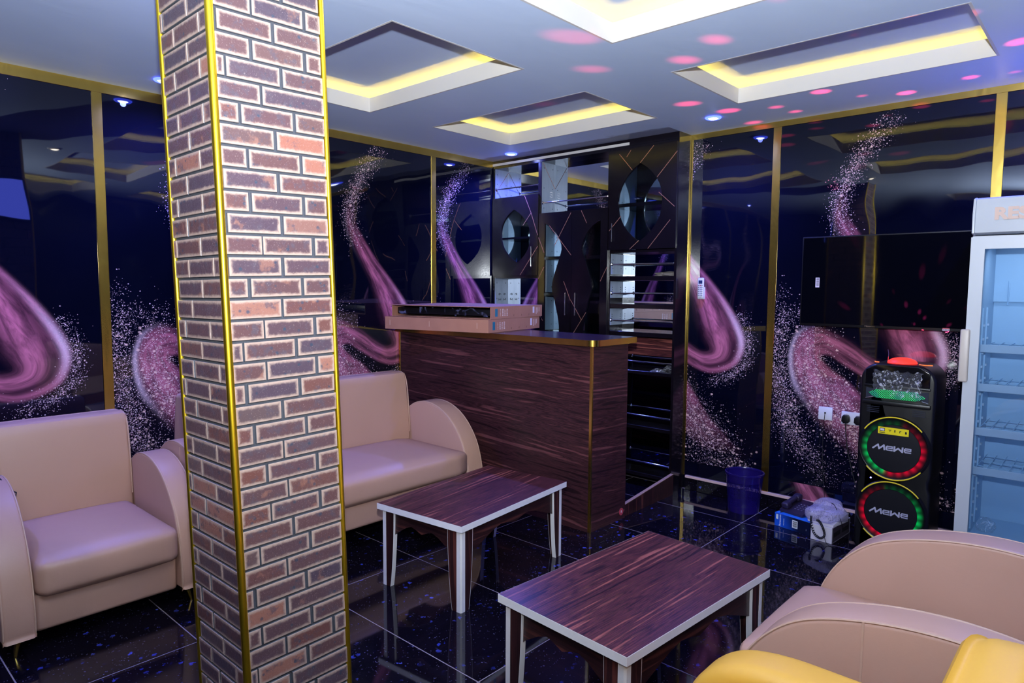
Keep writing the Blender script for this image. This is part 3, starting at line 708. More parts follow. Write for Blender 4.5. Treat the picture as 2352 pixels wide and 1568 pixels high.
# ------------------------------------------------------------ coffee tables
def coffee_table(label, corner, rz, W, L):
    """corner = near right corner of the top on the floor plan; local x runs to -W, local y to +L"""
    t = thing('coffee_table', label, 'coffee table', (corner[0], corner[1], 0), rz, 'coffee tables')
    H, TH = 0.46, 0.032
    box('tabletop', -W+0.0015, -0.0015, 0.0015, L-0.0015, H-TH, H+0.0006, 'wood_y', t)
    boxes('edge_band', [(-W, 0, 0, 0.0022, H-TH, H), (-W, 0, L-0.0022, L, H-TH, H), (-W, -W+0.0022, 0.0022, L-0.0022, H-TH, H), (-0.0022, 0, 0.0022, L-0.0022, H-TH, H)], 'white_edge', t)
    ins, lt = 0.020, 0.026
    lw = 0.090
    def legprof(n=10):                      # width along the height, from the floor up
        return [(0.060+(lw-0.060)*(math.sin(k/n*math.pi*0.5)**0.8), k/n*(H-TH)) for k in range(n+1)]
    for cx, cy, sx, sy in ((0, 0, -1, 1), (-W, 0, 1, 1), (0, L, -1, -1), (-W, L, 1, -1)):
        px, py = cx+sx*ins, cy+sy*ins; P_ = legprof(); c_ = 0.027
        bm = bmesh.new()
        xo = [(px+sx*c_, 0)]+[(px+sx*w_, z) for w_, z in P_]+[(px+sx*c_, H-TH)]
        b_prism(bm, xo, 'y', py, py+sy*lt)
        yo = [(py+sy*c_, 0)]+[(py+sy*w_, z) for w_, z in P_]+[(py+sy*c_, H-TH)]
        b_prism(bm, yo, 'x', px, px+sx*lt)
        bmesh.ops.recalc_face_normals(bm, faces=bm.faces[:])
        lg = finish(bm, 'leg', 'apron_z', t, smooth=False)
        bm = bmesh.new()                                             # white corner strip, chamfered
        o_ = [(px, py+sy*c_), (px+sx*0.004, py+sy*0.004), (px+sx*c_, py), (px+sx*c_, py+sy*0.002), (px+sx*0.002, py+sy*c_)]
        o_ = [(px-sx*0.001, py+sy*(c_+0.003)), (px-sx*0.001, py+sy*0.006), (px+sx*0.006, py-sy*0.001), (px+sx*(c_+0.003), py-sy*0.001), (px+sx*(c_+0.003), py+sy*0.006), (px+sx*0.006, py+sy*(c_+0.003))]
        b_prism(bm, o_, 'z', 0.0, H-TH-0.002)
        for w_ in (0, 1):                                            # white bands on the curved inner edges
            for (wa, za), (wb, zb) in zip(P_, P_[1:]):
                e = 0.0012
                if w_ == 0: q = [(px+sx*wa, za), (px+sx*(wa+e), za), (px+sx*(wb+e), zb), (px+sx*wb, zb)]; b_prism(bm, q, 'y', py-sy*0.0005, py+sy*(lt+0.0005))
                else: q = [(py+sy*wa, za), (py+sy*(wa+e), za), (py+sy*(wb+e), zb), (py+sy*wb, zb)]; b_prism(bm, q, 'x', px-sx*0.0005, px+sx*(lt+0.0005))
        bmesh.ops.recalc_face_normals(bm, faces=bm.faces[:]); finish(bm, 'leg_edge_band', 'white_edge', lg, smooth=False)
    def apron_outline(n):
        zt = H-TH; half = n/2
        right = [(half, zt-0.150), (half-0.06, zt-0.152), (half-0.16*n*0.9, zt-0.125), (half-0.28*n, zt-0.078), (half-0.36*n, zt-0.062), (half-0.41*n, zt-0.068), (0, zt-0.088)]
        return [(-half, zt)]+[(half, zt)]+right+[(-x, z) for x, z in right[-2::-1]]
    n = W-2*ins-0.03; oy = L-2*ins-0.03
    for y in (ins+0.012, L-ins-0.026):
        prism('apron', [(x-W/2, z) for x, z in apron_outline(n)], 'y', y, y+0.014, 'apron_x', t)
    for x in (-ins-0.012, -W+ins+0.026):
        prism('apron', [(y+L/2, z) for y, z in apron_outline(oy)], 'x', x-0.014, x, 'apron_y', t)
    return t
coffee_table('low wooden coffee table with white edges in front of the sofa by the pillar', (2.250, -2.741), R(5.9), 0.613, 0.985)
coffee_table('low wooden coffee table with white edges in the foreground before the right armchair', (3.499, -3.189), R(-4.1), 0.618, 1.0)

# ------------------------------------------------------------ bar counter
CX, CY0, CY1, CT = 2.045, -1.365, -0.935, 1.262
ctr = thing('bar_counter', 'tall bar counter of striped dark wood with gold trimmed top and corner', 'bar counter', (0, 0, 0))
box('front_panel', 0.02, CX-0.018, CY0, CY0+0.018, 0.0, CT, 'counter_wood', ctr)
box('end_panel', CX-0.018, CX, CY0+0.012, CY1, 0.0, CT, 'counter_wood', ctr)
box('inner_shelf', 0.02, CX-0.02, CY0+0.02, CY1-0.02, 0.55, 0.57, 'cab', ctr)
box('corner_strip', CX-0.019, CX+0.0015, CY0-0.0015, CY0+0.014, 0.0, CT, 'gold', ctr, 0.001, 1)
box('wall_strip', 0.008, 0.030, CY0-0.003, CY0+0.02, 0.0, CT, 'gold', ctr, 0.001, 1)
rc = 0.055; tx, ty0, ty1 = CX+0.045, CY0-0.035, CY1+0.035
def top_outline(o=0.0):
    return [(0.008, ty0-o)]+[(tx-rc+(rc+o)*math.cos(a), ty0+rc+(rc+o)*math.sin(a)) for a in [R(-90+k*9) for k in range(11)]]+[(tx+o, ty1), (0.008, ty1)]
def top_mat():
    t = NT('violet_gloss_laminate'); n = t.noise(t.coords(), 3, 3)
    return t.bs(base=t.mix(n, srgb(44, 28, 46), srgb(62, 40, 60)), rough=0.24)
MAT['top'] = top_mat()
prism('countertop', top_outline(), 'z', CT, CT+0.042, 'top', ctr)
bm = bmesh.new(); A = top_outline(0.0025)[:-1]; Bq = top_outline(0.0)[:-1]
for (a, b), (c, d) in zip(zip(A, A[1:]), zip(Bq, Bq[1:])): b_prism(bm, [a, b, d, c], 'z', CT, CT+0.041)
bmesh.ops.remove_doubles(bm, verts=bm.verts[:], dist=0.0002)
bmesh.ops.recalc_face_normals(bm, faces=bm.faces[:]); finish(bm, 'gold_edge', 'gold', ctr, ang=0.5)
bm = bmesh.new(); bmesh.ops.create_cone(bm, cap_ends=True, segments=24, radius1=0.026, radius2=0.026, depth=0.002, matrix=Matrix.Translation((CX+0.001, -0.985, 0.055)) @ Matrix.Rotation(R(90), 4, 'Y'))
MAT['sticker_red'] = simple('red_sticker', srgb(176, 62, 76), 0.5); stk = finish(bm, 'round_sticker', 'sticker_red', ctr)
text('sticker_mark', 'R', 0.028, 'white_edge', stk, (CX+0.0025, -0.985, 0.055), (R(90), 0, R(90)), 0.0004)
plk = tag(prism('kick_board', [(CY1+0.005, 0.0), (-0.222, 0.0), (-0.222, 0.165), (CY1+0.005, 0.085)], 'x', 2.012, 2.034, 'apron_z', None), 'low dark wood board across the gap between counter end and bar shelves', 'board')
bm = bmesh.new(); b_prism(bm, [(CY1+0.005, 0.085), (-0.222, 0.165), (-0.222, 0.169), (CY1+0.005, 0.089)], 'x', 2.010, 2.036); bmesh.ops.recalc_face_normals(bm, faces=bm.faces[:])
MAT['pale_edge'] = simple('pale_wood_edge', srgb(160, 126, 108), 0.5); finish(bm, 'top_edge', 'pale_edge', plk)

# ------------------------------------------------------------ bar shelving units against the back wall
YF = -0.20
def carcass(label, x0, x1, zt, ztop_shelf=None):
    t = thing('bar_cabinet', label, 'cabinet', (x0, 0, 0), 0, 'bar cabinets')
    W = x1-x0
    box('side_panel', 0.0, 0.018, YF, -0.002, 0.0, zt, 'cab', t)
    box('side_panel', W-0.018, W, YF, -0.002, 0.0, zt, 'cab', t)
    box('mirror_back', 0.018, W-0.018, -0.008, -0.003, 0.10, zt-0.02, 'mirror', t)
    box('top_board', 0.018, W-0.018, YF, -0.008, zt-0.02, zt, 'cab', t)
    return t, W
def lining(t, z0, z1):                                               # pale board lining the inner face of the left side
    L = box('side_lining', 0.018, 0.022, YF+0.004, -0.008, z0, z1, 'greyboard', t)
    for yy in (YF+0.03, -0.045):
        for zz in (z0+0.05, (z0+z1)/2, z1-0.05):
            bm = bmesh.new(); bmesh.ops.create_cone(bm, cap_ends=True, segments=10, radius1=0.004, radius2=0.004, depth=0.002, matrix=Matrix.Translation((0.0225, yy, zz)) @ Matrix.Rotation(R(90), 4, 'Y'))
            finish(bm, 'screw', 'black_matte', L)
    return L
def shelf(t, W, z, th=0.035, y0=YF): return box('shelf', 0.022, W-0.018, y0, -0.008, z-th, z, 'cab', t, 0.001, 1)
def rail(t, W, z, y=YF+0.018, x0=0.022, x1=None):
    x1 = W-0.018 if x1 is None else x1
    r_ = tube('rail', [(x0, y, z), (x1, y, z)], 0.0065, 'chrome', t, 10)
    for x in (x0+0.003, x1-0.003):
        bm = bmesh.new(); bmesh.ops.create_cone(bm, cap_ends=True, segments=16, radius1=0.016, radius2=0.012, depth=0.006, matrix=Matrix.Translation((x, y, z)) @ Matrix.Rotation(R(90), 4, 'Y')); finish(bm, 'rail_flange', 'chrome', r_)
def handle(t, x, z0, z1):
    h_ = tube('handle', [(x, YF-0.034, z0), (x, YF-0.034, z1)], 0.005, 'chrome', t, 8)
    for z in (z0+0.02, z1-0.02): tube('handle_post', [(x, YF-0.034, z), (x, YF-0.018, z)], 0.004, 'chrome', h_, 6)
def inlay(door, segs):
    bm = bmesh.new()
    for (xa, za), (xb, zb) in segs:
        d = Vector((xb-xa, zb-za)); n = Vector((-d.y, d.x)).normalized()*0.0022
        b_prism(bm, [(xa+n.x, za+n.y), (xb+n.x, zb+n.y), (xb-n.x, zb-n.y), (xa-n.x, za-n.y)], 'y', YF-0.0195, YF-0.0175)
    bmesh.ops.recalc_face_normals(bm, faces=bm.faces[:]); finish(bm, 'copper_inlay', 'copper', door)
def door(t, outer, hole, segs, hx, hz, curve=None):
    d_ = plate_hole('door', outer, hole, 'y', YF-0.018, YF-0.001, 'cab', t)
    cx = sum(p[0] for p in hole)/len(hole); cz = sum(p[1] for p in hole)/len(hole)
    prism('door_glass', [(cx+(x-cx)*1.04, cz+(z-cz)*1.02) for x, z in hole], 'y', YF-0.0008, YF+0.0025, 'glass', d_)
    inlay(d_, segs)
    handle(d_, hx, *hz)
    return d_
# left unit
t, W = carcass('narrow bar cabinet in the corner with one oval window and an open shelf on top', 0.012, 0.600, 2.80)
LL = lining(t, 2.50, 2.78); tube('copper_line', [(0.0228, -0.185, 2.56), (0.0228, -0.012, 2.765)], 0.0018, 'copper', LL, 6); lining(t, 1.33, 1.735); lining(t, 1.76, 2.47)
shelf(t, W, 2.50); shelf(t, W, 1.760, 0.03); shelf(t, W, 1.30); shelf(t, W, 2.12, 0.02, YF+0.02); shelf(t, W, 0.85); shelf(t, W, 0.40)
rail(t, W, 2.585)
door(t, [(0.004, 1.757), (W-0.004, 1.757), (W-0.004, 2.495), (0.004, 2.495)], leaf(0.305, 2.125, 0.185, 0.25, skew=-0.02),
     [((0.42, 2.49), (0.50, 2.33)), ((0.50, 2.33), (W-0.006, 2.12)), ((0.50, 2.33), (0.40, 2.22)), ((0.37, 1.76), (W-0.006, 2.02))], W-0.075, (1.84, 2.02))
for k in range(2): text('shelf_mark', '6  2', 0.05, 'black_matte', t, (0.0228, -0.06-0.07*k, 1.55), (R(90), R(90), R(90)), 0.0003)
# middle unit
t, W = carcass('middle bar cabinet with a pair of tall doors and wavy glass windows', 0.602, 1.366, 2.80)
LM = lining(t, 2.32, 2.78); lining(t, 1.93, 2.29); lining(t, 1.60, 1.90); lining(t, 1.25, 1.57)
tube('copper_line', [(0.0228, -0.185, 2.775), (0.0228, -0.012, 2.56)], 0.0018, 'copper', LM, 6)
shelf(t, W, 2.32); shelf(t, W, 1.925, 0.03, YF+0.012); shelf(t, W, 1.595, 0.03, YF+0.012); shelf(t, W, 1.24, 0.03, YF+0.012); shelf(t, W, 0.75, 0.03, YF+0.012); shelf(t, W, 0.10)
rail(t, W, 2.415)
text('shelf_mark', '(1)', 0.05, 'white_edge', t, (0.0228, -0.06, 2.50), (R(90), R(90), R(90)), 0.0003)
for sgn in (0, 1):
    hw = W/2
    def mx(x): return x if sgn == 0 else W-x
    wz = np.array([0.62, 0.90, 1.10, 1.30, 1.50, 1.66, 1.85, 2.00, 2.12, 2.20, 2.216]); wx_ = np.array([0.085, 0.17, 0.235, 0.25, 0.205, 0.165, 0.225, 0.272, 0.215, 0.13, 0.092])
    wp_ = interp(list(zip(wx_, wz)), 40); wav = [(max(0.084, float(a)), float(b)) for a, b in wp_[::-1]]
    hole = [(mx(0.075), 2.222)]+[(mx(x), z) for x, z in wav]+[(mx(0.075), 0.612)]
    o_ = [(mx(0.003), 0.10), (mx(hw-0.0015), 0.10), (mx(hw-0.0015), 2.315), (mx(0.003), 2.315)]
    segs = [((mx(hw-0.01), 2.30), (mx(0.19), 2.02)), ((mx(0.003), 2.10), (mx(0.07), 1.96)), ((mx(0.003), 1.72), (mx(0.07), 1.83)), ((mx(0.30), 1.70), (mx(hw-0.003), 1.53)), ((mx(0.13), 2.20), (mx(hw-0.003), 1.93)), ((mx(0.003), 1.42), (mx(0.06), 1.34))] if sgn == 0 else \
           [((mx(hw-0.003), 1.53), (mx(0.26), 1.36)), ((mx(0.215), 1.43), (mx(hw-0.003), 1.20)), ((mx(0.07), 1.70), (mx(0.003), 1.82)), ((mx(0.10), 1.24), (mx(0.02), 1.12)), ((mx(0.28), 2.31), (mx(0.22), 2.20))]
    door(t, o_, hole, segs, mx(hw-0.055), (1.40, 1.60))
# right unit
t, W = carcass('right bar cabinet with one large leaf shaped window above open bottle shelves', 1.368, 2.000, 2.80)
lining(t, 1.76, 1.93); lining(t, 1.56, 1.70); lining(t, 1.33, 1.47); lining(t, 1.98, 2.76); lining(t, 1.08, 1.23)
shelf(t, W, 1.955, 0.02); shelf(t, W, 1.742); shelf(t, W, 1.512); shelf(t, W, 1.283); shelf(t, W, 2.34, 0.03, YF+0.012)
for z in (0.965, 0.508, 0.115): shelf(t, W, z, 0.028)
for z in (1.842, 1.600, 1.372, 1.040, 0.594, 0.205): rail(t, W, z)
box('valance', 0.018, W-0.018, -0.05, -0.035, 1.08, 1.248, 'wood_x', t)
door(t, [(0.004, 1.960), (W-0.004, 1.960), (W-0.004, 2.775), (0.004, 2.775)], leaf(0.300, 2.335, 0.205, 0.315, skew=0.0),
     [((0.10, 2.74), (0.225, 2.60)), ((0.30, 2.65), (0.42, 2.77)), ((0.455, 2.52), (W-0.005, 2.70)), ((0.475, 2.40), (0.615, 2.28)), ((0.01, 2.12), (0.125, 2.235)), ((0.215, 1.962), (0.30, 2.03)), ((0.385, 1.962), (0.58, 2.18)), ((0.17, 2.71), (0.21, 2.76))], 0.045, (2.03, 2.18))
structure(box('trim_3', 0.006, 1.55, YF-0.006, YF+0.03, 2.806, 2.828, 'white_paint'))
structure(box('trim_4', 0.006, 2.000, YF+0.0, -0.002, 2.801, CEIL, 'cab'))
structure(box('trim_5', 2.001, 2.0025, YF, -0.004, 0.115, 2.81, 'cab'))

# things left on the shelves
def crumple(name, label, cat, m, loc, size, seed, n=14, rz=0.0, flat=0.6):
    bm = bmesh.new(); bmesh.ops.create_icosphere(bm, subdivisions=4, radius=1.0)
    rr = np.random.default_rng(seed); dirs = rr.normal(size=(n, 3)); dirs /= np.linalg.norm(dirs, axis=1)[:, None]; ph = rr.uniform(0, 6, n)
    for v in bm.verts:
        p = np.array(v.co); k = 1+0.09*sum(math.sin(7*float(p @ d)+a) for d, a in zip(dirs, ph))/math.sqrt(n)*1.6
        q = p*k; q[2] = max(q[2], -flat)+flat
        v.co = (q[0]*size[0], q[1]*size[1], q[2]*size[2])
    o = finish(bm, name, m, None, ang=0.5); o.location = loc; o.rotation_euler = (0, 0, rz)
    return tag(o, label, cat)
def plastic():
    t = NT('clear_plastic_film'); n = t.noise(t.coords(), 26, 3, 0.55, 2.2)
    return t.bs(base=srgb(222, 224, 238), rough=0.12, alpha=t.math('ADD', 0.08, t.math('MULTIPLY', t.sstep(n, 0.52, 0.66), 0.75)), normal=t.bump(n, 0.6, 0.01))
MAT['film'] = plastic()
def dim_film():
    t = NT('dull_plastic_film'); n = t.noise(t.coords(), 9, 3, 0.5, 1.5)
    return t.bs(base=srgb(120, 122, 170), rough=0.2, alpha=t.math('MULTIPLY', t.sstep(n, 0.55, 0.72), 0.55))
MAT['film_dim'] = dim_film()
MAT['cloth'] = simple('grey_cloth', srgb(130, 122, 118), 0.8, noise=0.4, nscale=20)
crumple('cloth_bundle', 'crumpled grey cloth on the upper open shelf of the right bar cabinet', 'cloth', 'cloth', (1.865, -0.105, 1.7428), (0.10, 0.06, 0.022), 4)
def bag(label, x, y, z, rz, tilt):
    t_ = thing('fixings_bag', label, 'bag', (x, y, z), rz, 'clear fixings bags')
    bm = bmesh.new(); bmesh.ops.create_grid(bm, x_segments=10, y_segments=10, size=1.0); rr = random.Random(label)
    geom = bmesh.ops.extrude_face_region(bm, geom=bm.faces[:])
    top = [v for v in geom['geom'] if isinstance(v, bmesh.types.BMVert)]
    for v in bm.verts:
        v.co.x *= 0.055; v.co.y *= 0.045; u = 1-(v.co.x/0.055)**2; q = 1-(v.co.y/0.045)**2
        v.co.z = 0.002+rr.uniform(0, .002)
    for v in top:
        u = 1-(v.co.x/0.055)**2; q = 1-(v.co.y/0.045)**2; v.co.z = 0.004+0.024*u*q+rr.uniform(-.003, .003)
    bmesh.ops.recalc_face_normals(bm, faces=bm.faces[:]); b_ = finish(bm, 'bag_film', 'film', t_, ang=0.4)
    for k in range(6):
        a = rr.uniform(0, 6); x_, y_ = rr.uniform(-.03, .03), rr.uniform(-.022, .022)
        tube('screw', [(x_, y_, 0.008), (x_+0.018*math.cos(a), y_+0.018*math.sin(a), 0.010)], 0.003, 'chrome', t_, 6)
    for o in t_.children: o.rotation_euler = (0, tilt, 0)
    return t_
bag('clear bag of screws lying at the front of the lower bar shelf', 1.83, -0.145, 0.966, 0.2, 0.0)
bag('clear bag of screws propped up at the back right of the lower bar shelf', 1.895, -0.075, 0.995, -0.5, -0.55)

# ------------------------------------------------------------ two flat cartons on the counter
MAT['print_ink'] = simple('carton_print', srgb(214, 190, 186), 0.6)
MAT['teal'] = simple('teal_label', srgb(24, 104, 134), 0.5)
MAT['tape'] = simple('brown_tape', srgb(190, 150, 134), 0.25)
MAT['label'] = simple('paper_label', srgb(214, 204, 224), 0.6)
def carton(label, corner, rz, L, D, h, z, opened):
    """corner = near right corner; local x to -L along the front, local y to +D along the end"""
    t = thing('cardboard_box', label, 'box', (corner[0], corner[1], z), rz, 'flat cartons on the counter')
    th = 0.005
    bm = bmesh.new()
    b_box(bm, -L, 0, 0, D, 0, th); b_box(bm, -L, 0, 0, D, h-th, h); b_box(bm, -th, 0, 0, D, th, h-th); b_box(bm, -L, -L+th, 0, D, th, h-th); b_box(bm, -L+th, -th, D-th, D, th, h-th)
    if not opened: b_box(bm, -L+th, -th, 0, th, th, h-th)
    finish(bm, 'carton', 'card', t, smooth=False)
    if opened:
        s_ = box('tv_panel', -L+0.03, -0.02, 0.035, D-0.03, 0.022, h-0.022, 'black_plastic', t, 0.004)
        bm = bmesh.new()
        for k in range(24):
            x = -L+0.05+(L-0.09)*k/23
            bm.verts.new((x, 0.024+0.007*math.sin(k*1.9), 0.016)); bm.verts.new((x+0.01*math.sin(k*3), 0.026+0.009*math.sin(k*2.3+1), h-0.016))
        bm.verts.ensure_lookup_table()
        for k in range(23): bm.faces.new([bm.verts[i] for i in (2*k, 2*k+2, 2*k+3, 2*k+1)])
        finish(bm, 'film_wrap', 'film_dim', t)
        box('flap', -L+0.001, -0.001, -0.035, 0.0, h-0.0045, h-0.001, 'card', t)
    else:
        for x in (-L+0.05, -L*0.55, -0.10): box('tape', x-0.004, x+0.004, -0.0006, 0.0, 0.03, h*0.75, 'tape', t)
    box('tape', -L, 0, D*0.46, D*0.54, h-0.0003, h+0.0005, 'tape', t)
    box('teal_label', 0, 0.0007, 0.060, 0.095, 0.018, h-0.018, 'teal', t)
    yy = 0.135
    rl = random.Random(label)                                         # four columns of small print, too small to read
    for dy, wd in ((0.0, 0.007), (0.035, 0.020), (0.066, 0.016), (0.098, 0.018)):
        z_ = 0.020; bars = []
        while z_ < h-0.024:
            q = rl.uniform(0.004, 0.011); bars.append((0, 0.0006, yy+dy-wd/2, yy+dy+wd/2*rl.uniform(0.3, 1), z_, min(z_+q, h-0.02))); z_ += q+0.0035
        boxes('carton_print', bars, 'print_ink', t)
    for k in range(3):
        y = D*(0.42+0.15*k)
        text('carton_mark', '//', 0.022, 'wood_x', t, (0.0006, y, 0.02), (R(90), 0, R(90)), 0.0002)
    box('paper_label', 0, 0.0007, D*0.80, D*0.835, 0.03, h-0.012, 'label', t)
    for k in range(3): box('shipping_mark', 0, 0.0006, D*(0.87+0.03*k), D*(0.87+0.03*k)+0.008, 0.02+0.01*k, h-0.02, 'print_ink', t)
    return t
carton('closed flat brown carton lying on the counter under the opened one', (1.150, -1.430), R(12.5), 0.985, 0.815, 0.098, CT+0.0435, False)
carton('opened flat brown carton on top of the closed one, screen showing inside', (1.130, -1.385), R(11.0), 0.965, 0.790, 0.094, CT+0.143, True)

# ------------------------------------------------------------ television
tv = thing('television', 'wide black flat television on the wall above the loudspeaker', 'television', (2.918, -0.085, 1.39))
TW, TH_ = 1.10, 0.617
box('bezel', 0, TW, 0, 0.035, 0, TH_, 'black_plastic', tv, 0.003)
MAT['screen'] = simple('tv_screen', srgb(4, 5, 12), 0.035, ior=1.5)
box('screen', 0.008, TW-0.008, -0.0015, 0.001, 0.018, TH_-0.008, 'screen', tv)
box('wall_bracket', 0.35, 0.75, 0.035, 0.0845, 0.15, 0.45, 'black_matte', tv)
bl_ = box('barcode_label', 0.098, 0.124, -0.0025, -0.0015, 0.268, 0.335, 'label', tv)
boxes('barcode', [(0.104, 0.120, -0.0029, -0.0025, 0.276+0.0063*k, 0.276+0.0063*k+(0.0035 if k % 3 else 0.002), ) for k in range(9)], 'black_matte', bl_)
text('tv_logo', 'Hisense', 0.017, 'chrome', tv, (0.455, -0.0018, 0.012), FRONT, 0.0003, 1.2)
lb = box('spec_label', 0.868, 0.905, -0.0025, -0.0003, 0.003, 0.020, 'label', tv)
box('red_band', 0.868, 0.905, -0.0029, -0.0025, 0.015, 0.020, 'sticker_red', lb)
boxes('spec_print', [(0.873+0.008*k, 0.878+0.008*k, -0.0031, -0.0025, 0.006, 0.011) for k in range(4)], 'black_matte', lb)

# ------------------------------------------------------------ party loudspeaker
SX0, SX1, SY0, SY1, SH = 3.412, 3.822, -0.385, -0.06, 1.215
spk = thing('loudspeaker', 'tall black party loudspeaker with two lit ring woofers and a red dome', 'loudspeaker', ((SX0+SX1)/2, SY0, 0))
SWH, SD = (SX1-SX0)/2, SY1-SY0
ol = [(-SWH+0.02, 0.0), (SWH-0.02, 0.0), (SWH, 0.03), (SWH, 0.42), (SWH-0.012, 0.455), (SWH-0.012, 0.49), (SWH, 0.525), (SWH, SH-0.13)]
ol += [(SWH-0.10+0.10*math.cos(a), SH-0.13+0.105*math.sin(a)) for a in [R(10*k) for k in range(1, 10)]]
ol += [(-x, z) for x, z in ol[::-1] if abs(x) > 0.0]
# front below the horn is flat; top band curves back
prism('cabinet', [p for p in ol], 'y', 0.0, SD, 'black_plastic', spk, bevel=0.018, seg=4, ang=0.5)
box('horn_recess_top', -SWH+0.025, SWH-0.025, -0.014, 0.004, 1.045, 1.060, 'black_plastic', spk, 0.004)
box('horn_recess_bottom', -SWH+0.02, SWH-0.02, -0.020, 0.004, 0.935, 0.962, 'black_plastic', spk, 0.006)
prism('control_panel', [(-SWH+0.03, 1.062), (SWH-0.03, 1.062), (SWH-0.03, 1.15), (SWH-0.09, 1.185), (-SWH+0.09, 1.185), (-SWH+0.03, 1.15)], 'y', -0.010, 0.004, 'black_gloss', spk, 0.004)
MAT['horn'] = simple('horn_flare', srgb(34, 38, 58), 0.35)
for s in (-1, 1):
    prism('horn_flare', [(s*(SWH-0.035), 0.972), (s*(SWH-0.035), 1.038), (s*0.10, 1.026), (s*0.10, 0.988)], 'y', -0.004, 0.003, 'horn', spk)
    tube('horn_edge', [(s*(SWH-0.035), -0.006, 0.970), (s*0.105, -0.004, 0.988)], 0.002, 'chrome', spk, 6)
def grille_mat():
    t = NT('green_lit_grille'); v = t.coords('Object', (1, 1, 1)); mp = t.n('ShaderNodeMapping'); t.l(v, mp.inputs[0]); mp.inputs['Rotation'].default_value = (0, R(45), 0); mp.inputs['Scale'].default_value = (1, 0, 1)
    x = t.vor(mp.outputs[0], 118, 'F1', 0, 0.0); d = t.sstep(t.math('SUBTRACT', 0.36, x), 0.0, 0.12)
    n = t.noise(v, 12, 2)
    return t.bs(base=(0.004, 0.006, 0.008, 1), rough=0.4, emit=t.mix(t.sstep(n, 0.5, 0.65), (0.02, 0.9, 0.25, 1), (0.0, 0.55, 0.35, 1)), es=t.math('MULTIPLY', d, 1.3))
MAT['grille'] = grille_mat()
prism('lit_grille', [(x, z) for x, z in [(-0.155, 1.008)]+[(-0.11+0.22*k/8, 1.030-0.004*(k/4-1)**2*0) for k in range(9)]+[(0.155, 1.000)]+[(0.11-0.22*k/8, 0.978) for k in range(9)]], 'y', -0.016, -0.004, 'grille', spk)
def wrap_mesh():
    bm = bmesh.new(); g = {}
    for i in range(37):
        for j in range(15):
            x = -0.128+0.262*i/36; z = 0.995+0.155*j/14
            y = -0.024-0.010*math.sin(i*0.9+j*0.7)*math.sin(j*1.3+0.4*i)-0.006*math.sin(i*2.7+j*1.9)-(0.012 if j < 3 else 0)
            g[i, j] = bm.verts.new((x+0.004*math.sin(j*2+i), y, z+0.006*math.sin(i*0.8)))
    for i in range(36):
        for j in range(14):
            if j < 3 and i < 14: continue
            bm.faces.new((g[i, j], g[i+1, j], g[i+1, j+1], g[i, j+1]))
    return bm
finish(wrap_mesh(), 'film_wrap', 'film', spk, ang=0.35)
MAT['dome'] = emis('red_dome_glow', (1.0, 0.03, 0.02, 1), 2.2)
bm = bmesh.new(); bmesh.ops.create_uvsphere(bm, u_segments=28, v_segments=10, radius=0.082)
bmesh.ops.delete(bm, geom=[v for v in bm.verts if v.co.z < -0.001], context='VERTS')
for v in bm.verts: v.co.z = v.co.z*0.42+SH-0.022; v.co.y += 0.105
finish(bm, 'light_dome', 'dome', spk)
MAT['amber'] = emis('amber_mark', (1.0, 0.22, 0.05, 1), 1.2)
for x0, pts in ((-0.125, [(-0.03, 0.11), (-0.018, 0.085), (0.0, 0.085)]), (0.13, [(-0.035, 0.09), (-0.018, 0.075), (0.012, 0.075), (0.035, 0.09)])):
    tube('amber_mark', [(x0+a, b, SH-0.024) for a, b in pts], 0.0035, 'amber', spk, 6)
tube('antenna', [(-0.085, 0.12, SH-0.03), (-0.083, 0.12, SH+0.03), (-0.088, 0.12, SH+0.055)], 0.0025, 'chrome', spk, 6)
def ring_mat(name, left, right, seam):
    t = NT(name); tc = t.n('ShaderNodeTexCoord'); s = t.n('ShaderNodeSeparateXYZ'); t.l(tc.outputs['Object'], s.inputs[0])
    ang = t.math('ARCTAN2', s.outputs[2], s.outputs[0])                # 0 = right, pi/2 = up
    rad = t.math('SQRT', t.math('ADD', t.math('POWER', s.outputs[0], 2.0), t.math('POWER', s.outputs[2], 2.0)))
    side = t.sstep(t.math('COSINE', t.math('SUBTRACT', ang, seam)), -0.10, 0.10)
    spots = t.math('ADD', 0.55, t.math('MULTIPLY', t.math('SINE', t.math('MULTIPLY', ang, 22.0)), 0.45))
    n = t.noise(tc.outputs['Object'], 7, 1)
    fall = t.math('SUBTRACT', 1.0, t.sstep(rad, 0.146, 0.186))
    low = t.math('ADD', 0.10, t.math('MULTIPLY', t.sstep(t.math('SINE', ang), 0.95, -0.25), 0.9))
    st = t.math('MULTIPLY', t.math('MULTIPLY', t.math('ADD', 0.25, spots), fall), t.math('MULTIPLY', low, t.math('ADD', 0.3, n)))
    return t.bs(base=(0.006, 0.006, 0.009, 1), rough=0.5, spec=0.05, emit=t.mix(side, left, right), es=t.math('MULTIPLY', st, 0.7))
GRN, RED = (0.0, 0.62, 0.12, 1), (0.85, 0.0, 0.035, 1)
MAT['ring_a'] = ring_mat('led_ring_upper', GRN, RED, R(-15)); MAT['ring_b'] = ring_mat('led_ring_lower', RED, GRN, R(15))
MAT['yellow_line'] = simple('yellow_arc_plastic', srgb(240, 214, 40), 0.4)
MAT['cone'] = simple('woofer_mesh', srgb(10, 10, 22), 0.4, noise=0.4, nscale=200)
MAT['logo'] = simple('silver_logo', srgb(196, 196, 226), 0.35, 0.3)
